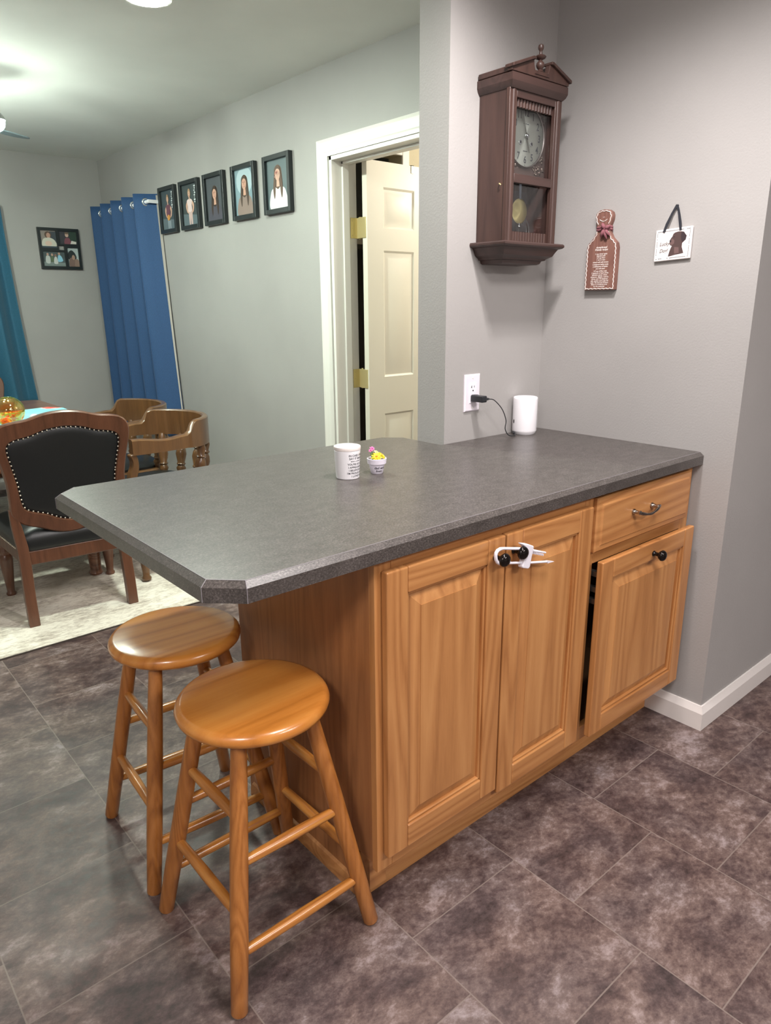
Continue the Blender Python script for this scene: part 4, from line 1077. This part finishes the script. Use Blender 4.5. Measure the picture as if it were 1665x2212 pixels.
# ------------------------------------------------------------------ dining chair (upholstered)
def poly_r(P, c, a):
    """distance from c along angle a to polygon P"""
    d = Vector((math.cos(a), math.sin(a))); best = 0
    for i in range(len(P)):
        p, q_ = Vector(P[i])-c, Vector(P[(i+1) % len(P)])-c; e = q_-p
        den = d.x*e.y-d.y*e.x
        if abs(den) < 1e-9: continue
        t = (p.x*e.y-p.y*e.x)/den; s_ = (p.x*d.y-p.y*d.x)/den
        if t > 0 and -1e-6 <= s_ <= 1+1e-6: best = max(best, t)
    return best
oh_ = [(0, .935), (.07, .928), (.14, .908), (.20, .900), (.245, .885), (.268, .85), (.268, .80), (.252, .72), (.240, .64), (.238, .56), (.235, .50), (.19, .455), (.13, .430), (.06, .400), (0, .392)]
ih_ = [(0, .868), (.07, .860), (.13, .840), (.19, .828), (.216, .812), (.224, .785), (.214, .72), (.200, .64), (.193, .57), (.182, .528), (.15, .508), (.10, .490), (.05, .463), (0, .450)]
def sym(hh, n=5):
    P = hh+[(-u, v) for u, v in reversed(hh[1:-1])]
    return cr(P, n)
OUTL, INL = sym(oh_), sym(ih_)
CB = Vector((0, .66)); NB = 120
def lean(u, v, w_): return (u, -.20-.16*(v-.40)+w_-.02*(1-(u/.27)**2)*0, v)
def make_upholstered(label):
    t = thing('dining_chair', label, 'chair', (0, 0, RZ), 0, 'upholstered dining chairs')
    ro_, ri_ = [], []
    for k in range(NB):
        a = k*2*PI/NB; d = Vector((math.cos(a), math.sin(a)))
        ro_.append(CB+d*poly_r(OUTL, CB, a)); ri_.append(CB+d*poly_r(INL, CB, a))
    g = G()
    rings = []
    for P, w_, ins in ((ri_, -.012, .0), (ri_, -.020, .004), (ro_, -.020, -.006), (ro_, -.014, 0), (ro_, .014, 0), (ro_, .020, -.006), (ri_, .020, .004), (ri_, .012, 0)):
        ring = []
        for p in P:
            d = (p-CB).normalized(); q_ = p+d*ins; ring.append(lean(q_.x, q_.y, w_))
        rings.append(ring)
    rings.append(rings[0])
    R = [[g.bm.verts.new(p) for p in r] for r in rings[:-1]]; R.append(R[0])
    for a, b_ in zip(R, R[1:]):
        for i in range(NB): g.bm.faces.new((a[i], a[(i+1) % NB], b_[(i+1) % NB], b_[i]))
    g.obj('back_frame', M_chair, t, smooth=35)
    for name, sgn in (('back_panel', -1), ('back_panel', 1)):
        g = G(); rings = []
        for s_, w_ in ((1.02, .0), (1.0, .010), (.95, .020), (.85, .026), (.6, .031), (.3, .033), (.02, .034)):
            rings.append([lean((CB+(p-CB)*s_).x, (CB+(p-CB)*s_).y, sgn*w_*(.55 if sgn < 0 else 1)) for p in ri_])
        g.loft(rings, cap0=False); g.obj(name, M_leather, t, smooth=60)
        g = G(); acc = 0; last_ = None; sp_ = .0185
        for k in range(NB*8):
            a = k*2*PI/(NB*8); d = Vector((math.cos(a), math.sin(a))); p = CB+d*(poly_r(INL, CB, a)-.003)
            if last_ is None or (p-last_).length >= sp_:
                last_ = p; c = lean(p.x, p.y, sgn*(.0135 if sgn < 0 else .018)); g.sphere(c, .0039, 8, 6, sc_=(1, .8, 1))
        g.obj('nailhead_trim', M_brassnail, t, smooth=60)
    # rear legs
    for sx in (-1, 1):
        g = G(); rings = []
        for (x, y, z, hx_, hy_) in ((.214, -.235, 0, .022, .020), (.214, -.222, .12, .022, .021), (.210, -.208, .28, .022, .023), (.212, -.204, .36, .022, .024), (.222, -.210, .45, .020, .020), (.232, -.222, .53, .012, .014)):
            rings.append([(sx*x-hx_, y-hy_, z), (sx*x+hx_, y-hy_, z), (sx*x+hx_, y+hy_, z), (sx*x-hx_, y+hy_, z)])
        g.loft(rings); g.obj('leg', M_chair, t, smooth=30, bevel=.003)
        g = G()
        g.lathe([(.020, 0), (.022, .004), (.022, .012), (.017, .018), (.019, .05), (.026, .12), (.031, .18), (.030, .20), (.024, .21), (.028, .22), (.030, .232), (.024, .242), (.026, .255), (.026, .29)], (sx*.235, .215, 0), 24)
        g.obj('leg', M_chair, t, smooth=45)
    def trap(m, z): return [(-.215+m, -.205+m*.6, z), (.215-m, -.205+m*.6, z), (.262-m, .235-m, z), (-.262+m, .235-m, z)]
    g = G(); g.loft([trap(.006, .265), trap(0, .27), trap(0, .325), trap(.006, .33)]); g.obj('seat_rail', M_chair, t, smooth=0, bevel=.004)
    def rtrap(m, z, n=8, r=.05):
        P = trap(m, z); C_ = [Vector(p) for p in P]; out_ = []
        for q_ in range(4):
            a, b_, c = C_[q_-1], C_[q_], C_[(q_+1) % 4]
            p0 = b_+(a-b_).normalized()*r; p1 = b_+(c-b_).normalized()*r
            for k in range(n+1):
                t_ = k/n; out_.append(tuple(p0*(1-t_)**2+b_*2*t_*(1-t_)+p1*t_*t_))
        return out_
    g = G(); g.loft([rtrap(.004, .327), rtrap(-.004, .336), rtrap(-.012, .36), rtrap(-.010, .385), rtrap(.004, .405), rtrap(.03, .421), rtrap(.07, .432), rtrap(.12, .438), rtrap(.17, .440)])
    g.obj('seat_cushion', M_leather, t, smooth=60)
    g = G()
    for a, b_ in (((-.217, -.18), (-.264, .237)), ((-.264, .237), (.264, .237)), ((.264, .237), (.217, -.18))):
        a, b_ = Vector(a), Vector(b_); n_ = int((b_-a).length/.0185)
        for k in range(n_):
            p = a.lerp(b_, k/n_); g.sphere((p.x*1.02, p.y*1.02, .333), .004, 8, 5)
    g.obj('seat_nailheads', M_brassnail, t, smooth=60)
    return t
dc = make_upholstered('walnut dining chair with black leather back, back turned to the counter')
dc.location = (-1.192, 2.315, RZ); dc.rotation_euler = (0, 0, math.radians(-5))
d2 = copy_tree(dc); d2.location = (-1.12, 4.27, RZ); d2.rotation_euler = (0, 0, PI)
d2['label'] = 'walnut dining chair with black leather back at the far end of the table'

# ------------------------------------------------------------------ captain's chairs
def make_captain(label):
    t = thing('captain_chair', label, 'chair', (0, 0, RZ), 0, 'carved captain chairs')
    # horseshoe path, local: front is +y
    Pp = []
    for k in range(9): Pp.append(Vector((-.262-.008*math.sin(k/8*PI), .235-.285*k/8)))
    for k in range(1, 32):
        a = PI+k*PI/32; Pp.append(Vector((.266*math.cos(a), -.05+.215*math.sin(a))))
    for k in range(9): Pp.append(Vector((.262+.008*math.sin(k/8*PI), -.05+.285*k/8)))
    n_ = len(Pp); rings = []
    for i, p in enumerate(Pp):
        tg = (Pp[min(i+1, n_-1)]-Pp[max(i-1, 0)]).normalized(); nr = Vector((tg.y, -tg.x))     # outward
        yy = p.y
        e = max(0, min(1, (-.055-yy)/.05)); e = e*e*(3-2*e)
        wav = .012*math.sin(max(0, min(1, (yy+.02)/.24))*PI*1.5)
        zt = .728+.066*e-wav*(1-e)*.7; zb = .655+.006*(1-e)
        wd = .016+.010*(1-e)
        q0, q1 = p+nr*wd, p-nr*wd
        rings.append([(q0.x, q0.y, zb), (q1.x, q1.y, zb), (q1.x, q1.y, zt-.006), (p.x-nr.x*wd*.6, p.y-nr.y*wd*.6, zt), (p.x+nr.x*wd*.6, p.y+nr.y*wd*.6, zt), (q0.x, q0.y, zt-.006)])
    g = G(); g.loft(rings); g.obj('arm_rail', M_capt, t, smooth=40)
    spp = [(0, .015), (.08, .021), (.16, .027), (.22, .019), (.26, .026), (.30, .020), (.5, .030), (.62, .025), (.68, .017), (.72, .026), (.76, .018), (.9, .023), (1, .016)]
    for a in (-150, -122, -90, -58, -30):
        A = math.radians(a); g = G()
        g.turned((.235*math.cos(A), -.045+.185*math.sin(A), .43), (.262*math.cos(A), -.05+.212*math.sin(A), .66), spp, 16)
        g.obj('spindle', M_capt, t, smooth=50)
    for sx in (-1, 1):
        g = G()
        S_ = [(.205, .43), (.232, .43), (.248, .47), (.262, .51), (.262, .56), (.246, .60), (.242, .63), (.250, .662), (.222, .662), (.212, .63), (.214, .59), (.226, .55), (.222, .51), (.208, .47)]
        g.prism(cr(S_, 4), sx*.262-.022, sx*.262+.022, lambda u, v, w_: (w_, u, v)); g.obj('arm_post', M_capt, t, smooth=50, bevel=.004)
    g = G()
    seat = cr([(-.235, .235), (0, .262), (.235, .235), (.262, .05), (.215, -.16), (0, -.225), (-.215, -.16), (-.262, .05)], 6)
    g.loft([[(u*.97, v*.97, .385) for u, v in seat], [(u, v, .392) for u, v in seat], [(u, v, .425) for u, v in seat], [(u*.97, v*.97, .432) for u, v in seat]]); g.obj('seat', M_capt, t, smooth=30)
    g = G(); g.loft([[(u*.88, v*.88, .430) for u, v in seat], [(u*.88, v*.88, .445) for u, v in seat], [(u*.80, v*.80, .458) for u, v in seat], [(u*.4, v*.4, .464) for u, v in seat]]); g.obj('seat_cushion', M_leather, t, smooth=50)
    for sx in (-1, 1):
        for yy, fy_ in ((.20, .215), (-.14, -.20)):
            g = G()
            g.turned((sx*.235, fy_, .007), (sx*.195, yy, .39), [(0, .022), (.03, .025), (.06, .017), (.12, .019), (.35, .027), (.6, .034), (.78, .038), (.86, .030), (.92, .034), (1, .028)], 20)
            g.obj('leg', M_capt, t, smooth=50)
    return t
c1 = make_captain('carved wooden captain chair at the table side, nearer the counter')
c1.location = (-.632, 2.52, RZ); c1.rotation_euler = (0, 0, math.radians(92))
c2 = copy_tree(c1); c2.location = (-.585, 3.13, RZ); c2.rotation_euler = (0, 0, math.radians(88))
c2['label'] = 'carved wooden captain chair at the table side, further from the counter'

# ------------------------------------------------------------------ dining table and what stands on it
TX0, TX1, TY0, TY1 = -1.90, -.795, 2.45, 3.92
tb = thing('dining_table', 'brown wooden dining table behind the black leather chair', 'table', ((TX0+TX1)/2, (TY0+TY1)/2, RZ))
hx_, hy_ = (TX1-TX0)/2, (TY1-TY0)/2
g = G()
def rrect(m, z, r=.06):
    P = []
    for cx_, cy_, a0 in ((hx_-r, hy_-r, 0), (-hx_+r, hy_-r, 90), (-hx_+r, -hy_+r, 180), (hx_-r, -hy_+r, 270)):
        for k in range(7):
            a = math.radians(a0+k*15); P.append((cx_+(r-m)*math.cos(a), cy_+(r-m)*math.sin(a), z))
    return P
g.loft([rrect(.02, .744), rrect(.004, .748), rrect(0, .757), rrect(.004, .766), rrect(.012, .770)]); g.obj('tabletop', M_table, tb, smooth=30)
g = G()
for x0, x1, y0, y1 in ((-hx_+.14, hx_-.14, -hy_+.05, -hy_+.07), (-hx_+.14, hx_-.14, hy_-.07, hy_-.05), (-hx_+.14, -hx_+.16, -hy_+.07, hy_-.07), (hx_-.16, hx_-.14, -hy_+.07, hy_-.07)): g.box(x0, x1, y0, y1, .61, .744)
g.obj('apron', M_table, tb, smooth=0)
for sx in (-1, 1):
    for sy in (-1, 1):
        g = G(); g.lathe([(.03, 0), (.036, .01), (.028, .03), (.032, .1), (.048, .35), (.052, .48), (.042, .52), (.05, .55), (.05, .744)], (sx*(hx_-.20), sy*(hy_-.11), 0), 20); g.obj('leg', M_table, tb, smooth=45)
TZ = RZ+.770
def cloth_mat():
    m, nt, b = nmat('floral_cloth'); L = nt.links
    tc = N(nt, 'ShaderNodeTexCoord'); vo = N(nt, 'ShaderNodeTexVoronoi', Scale=5.2, Randomness=.55); L.new(tc.outputs['Object'], vo.inputs['Vector'])
    n = N(nt, 'ShaderNodeTexNoise', Scale=26.0, Detail=3.0); L.new(tc.outputs['Object'], n.inputs['Vector'])
    ad = N(nt, 'ShaderNodeMath', operation='MULTIPLY_ADD'); L.new(n.outputs[0], ad.inputs[0]); ad.inputs[1].default_value = .26; L.new(vo.outputs['Distance'], ad.inputs[2])
    r = ramp(nt, [(.24, S('#5a3a3a')), (.27, S('#d0483f')), (.44, S('#e07468')), (.47, S('#e8eeee')), (.54, S('#8fd2dd')), (.9, S('#79c6d6'))]); L.new(ad.outputs[0], r.inputs[0]); L.new(r.outputs[0], b.inputs['Base Color'])
    b.inputs['Roughness'].default_value = .7
    return m
g = G()
cl = [(-1.70, 2.72), (-.962, 2.72), (-.955, 3.30), (-1.12, 3.46), (-1.70, 3.46)]
cl = [(-1.78, 2.66), (-.85, 2.80), (-.815, 3.36), (-.87, 3.46), (-1.80, 3.22)]
g.prism(cl, TZ+.0005, TZ+.0035, lambda u, v, w_: (u, v, w_)); o = g.obj('tablecloth', cloth_mat(), smooth=0, origin=(-1.3, 3.0, TZ)); tag(o, 'light blue tablecloth with red flowers on the dining table', 'tablecloth')
# amber glass globe with autumn leaves
GP = (-1.225, 2.86, TZ+.0035)
gl_ = thing('glass_globe', 'amber glass globe holding orange leaves on the dining table', 'decoration', GP)
ma, nt, b = nmat('amber_glass')
mixa = nt.nodes.new('ShaderNodeMixShader'); tra = nt.nodes.new('ShaderNodeBsdfTransparent'); tra.inputs[0].default_value = (.97, .82, .46, 1)
gla = N(nt, 'ShaderNodeBsdfGlossy', Roughness=.05); gla.inputs[0].default_value = (1, .93, .66, 1); lw = N(nt, 'ShaderNodeLayerWeight', Blend=.35)
ml = N(nt, 'ShaderNodeMath', operation='MULTIPLY_ADD'); nt.links.new(lw.outputs['Facing'], ml.inputs[0]); ml.inputs[1].default_value = .45; ml.inputs[2].default_value = .10
nt.links.new(ml.outputs[0], mixa.inputs[0]); nt.links.new(tra.outputs[0], mixa.inputs[1]); nt.links.new(gla.outputs[0], mixa.inputs[2]); nt.links.new(mixa.outputs[0], nt.nodes['Material Output'].inputs[0])
g = G(); R = .074
prof = [(.03, .002)]+[(R*math.sin(a), .072-.072*math.cos(a)) for a in [math.radians(d) for d in range(24, 168, 8)]]
g.lathe(prof, n=40, cap0=False, cap1=False); g.obj('globe', ma, gl_, smooth=60, solid=.003)
for c_, nm_ in (('#d9512f', 'red_leaf'), ('#e08a2c', 'orange_leaf'), ('#e6c13a', 'yellow_leaf')):
    g = G()
    for k in range(9):
        a = random.uniform(0, 2*PI); r = random.uniform(.01, .05); z = random.uniform(.012, .06); L_ = random.uniform(.025, .04)
        c = Vector((r*math.cos(a), r*math.sin(a), z)); d = Vector((random.uniform(-1, 1), random.uniform(-1, 1), random.uniform(-.2, .9))).normalized(); n2 = d.cross(Vector((.3, .2, 1))).normalized()
        P = [c-d*L_*.5, c-d*L_*.2+n2*L_*.3, c-d*.0+n2*L_*.2, c+d*L_*.15+n2*L_*.42, c+d*L_*.3+n2*L_*.12, c+d*L_*.6, c+d*L_*.3-n2*L_*.12, c+d*L_*.15-n2*L_*.42, c-n2*L_*.2, c-d*L_*.2-n2*L_*.3]
        P = [p if math.hypot(p.x, p.y) < .055 else Vector((p.x*.055/math.hypot(p.x, p.y), p.y*.055/math.hypot(p.x, p.y), p.z)) for p in P]
        g.face([Vector((p.x, p.y, max(.012, min(.09, p.z)))) for p in P])
    g.obj('leaves', flat(nm_, c_, .6), gl_, smooth=0, solid=.0008, recalc=False)
g = G()
orn = thing('table_ornament', 'small white ornament with a black tip beside the glass globe', 'ornament', (-1.10, 2.89, TZ+.0035))
g.lathe([(.018, 0), (.024, .006), (.026, .018), (.022, .032), (.012, .040), (0, .042)], n=24); g.obj('body', flat('ornament_white', '#d9d4cc', .4), orn, smooth=60)
g = G(); g.tube([(.012, -.006, .034), (.026, -.012, .030), (.038, -.016, .022)], [.006, .007, .003], 10); g.obj('tip', M_black, orn, smooth=60)

# ------------------------------------------------------------------ dining ceiling lights
M_glow = flat('lit_glass', '#ffffff', .3, emit=(.875, 1.0, .87, 1), estr=FAN_L)
M_glow2 = flat('lit_dome_glass', '#ffffff', .3, emit=(.875, 1.0, .87, 1), estr=DOME_L)
dl = thing('ceiling_light', 'bright round dome light on the dining room ceiling', 'light', (-.83, 1.70, CEIL))
g = G(); g.lathe([(.092, 0), (.092, -.010), (.085, -.018), (.078, -.018), (.076, -.006)], n=40); g.obj('base', M_trim, dl, smooth=40)  # rim shaped to stop the dome's light grazing the ceiling
g = G(); g.lathe([(.074, -.010)]+[(.074*math.cos(a), -.010-.016*math.sin(a)) for a in [math.radians(d) for d in range(10, 91, 10)]], n=40); g.obj('dome', M_glow2, dl, smooth=60)
FH = Vector((-1.30, 3.15, CEIL))
fan = thing('ceiling_fan', 'ceiling fan with lit globes over the dining table, at the left edge', 'ceiling fan', FH)
g = G(); g.lathe([(.07, 0), (.075, -.03), (.02, -.05), (.02, -.09), (.10, -.105), (.115, -.13), (.115, -.165), (.09, -.19), (.05, -.20), (.05, -.215), (.02, -.225)], n=32); g.obj('motor', flat('fan_metal', '#8d8f8c', .35, .6), fan, smooth=40)
M_blade = flat('fan_blade', '#5f6b70', .5)
a0 = math.atan2(3.50-FH.y, -.79-FH.x)
for k in range(3):
    a = a0+k*2*PI/3; d = Vector((math.cos(a), math.sin(a), 0)); n2 = Vector((-d.y, d.x, 0))
    g = G()
    hl = [(.16, .045), (.24, .058), (.45, .070), (.57, .068), (.605, .050), (.62, .018)]
    P = hl+[(u, -v) for u, v in reversed(hl)]
    g.prism(P, -.181, -.174, lambda u, v, w_: tuple(d*u+n2*v+Vector((0, 0, w_+v*.16)))); bl = g.obj('blade', M_blade, fan, smooth=0, bevel=.002)
    g = G(); g.prism([(.09, -.02), (.20, -.03), (.20, .03), (.09, .02)], -.173, -.168, lambda u, v, w_: tuple(d*u+n2*v+Vector((0, 0, w_+v*.16)))); g.obj('blade_iron', M_chrome, bl, smooth=0)
ag = math.atan2(-.15, .25)
for k in range(3):
    a = ag+k*2*PI/3; d = Vector((math.cos(a), math.sin(a), 0))
    g = G(); g.tube(cat([(0, 0, -.215), tuple(d*.12+Vector((0, 0, -.23))), tuple(d*.24+Vector((0, 0, -.222)))], 6), .008, 8); g.lathe([(.012, 0), (.03, .0)], tuple(d*.24+Vector((0, 0, -.222))), 12)
    arm = g.obj('light_arm', M_chrome, fan, smooth=50)
    g = G(); g.sphere(tuple(d*.285+Vector((0, 0, -.220))), .045, 24, 14); g.obj('globe', M_glow, arm, smooth=60)
    g = G(); g.lathe([(.012, .055)]+[(.049*math.cos(b_), .049*math.sin(b_)) for b_ in [math.radians(q_) for q_ in range(80, 9, -10)]], tuple(d*.285+Vector((0, 0, -.220))), 24, cap1=False); g.obj('light_block_cap', flat('block_cap_metal', '#8d8f8c', .35, .6) if 'block_cap_metal' not in bpy.data.materials else bpy.data.materials['block_cap_metal'], arm, smooth=60)  # cap added over each globe to keep its light off the ceiling
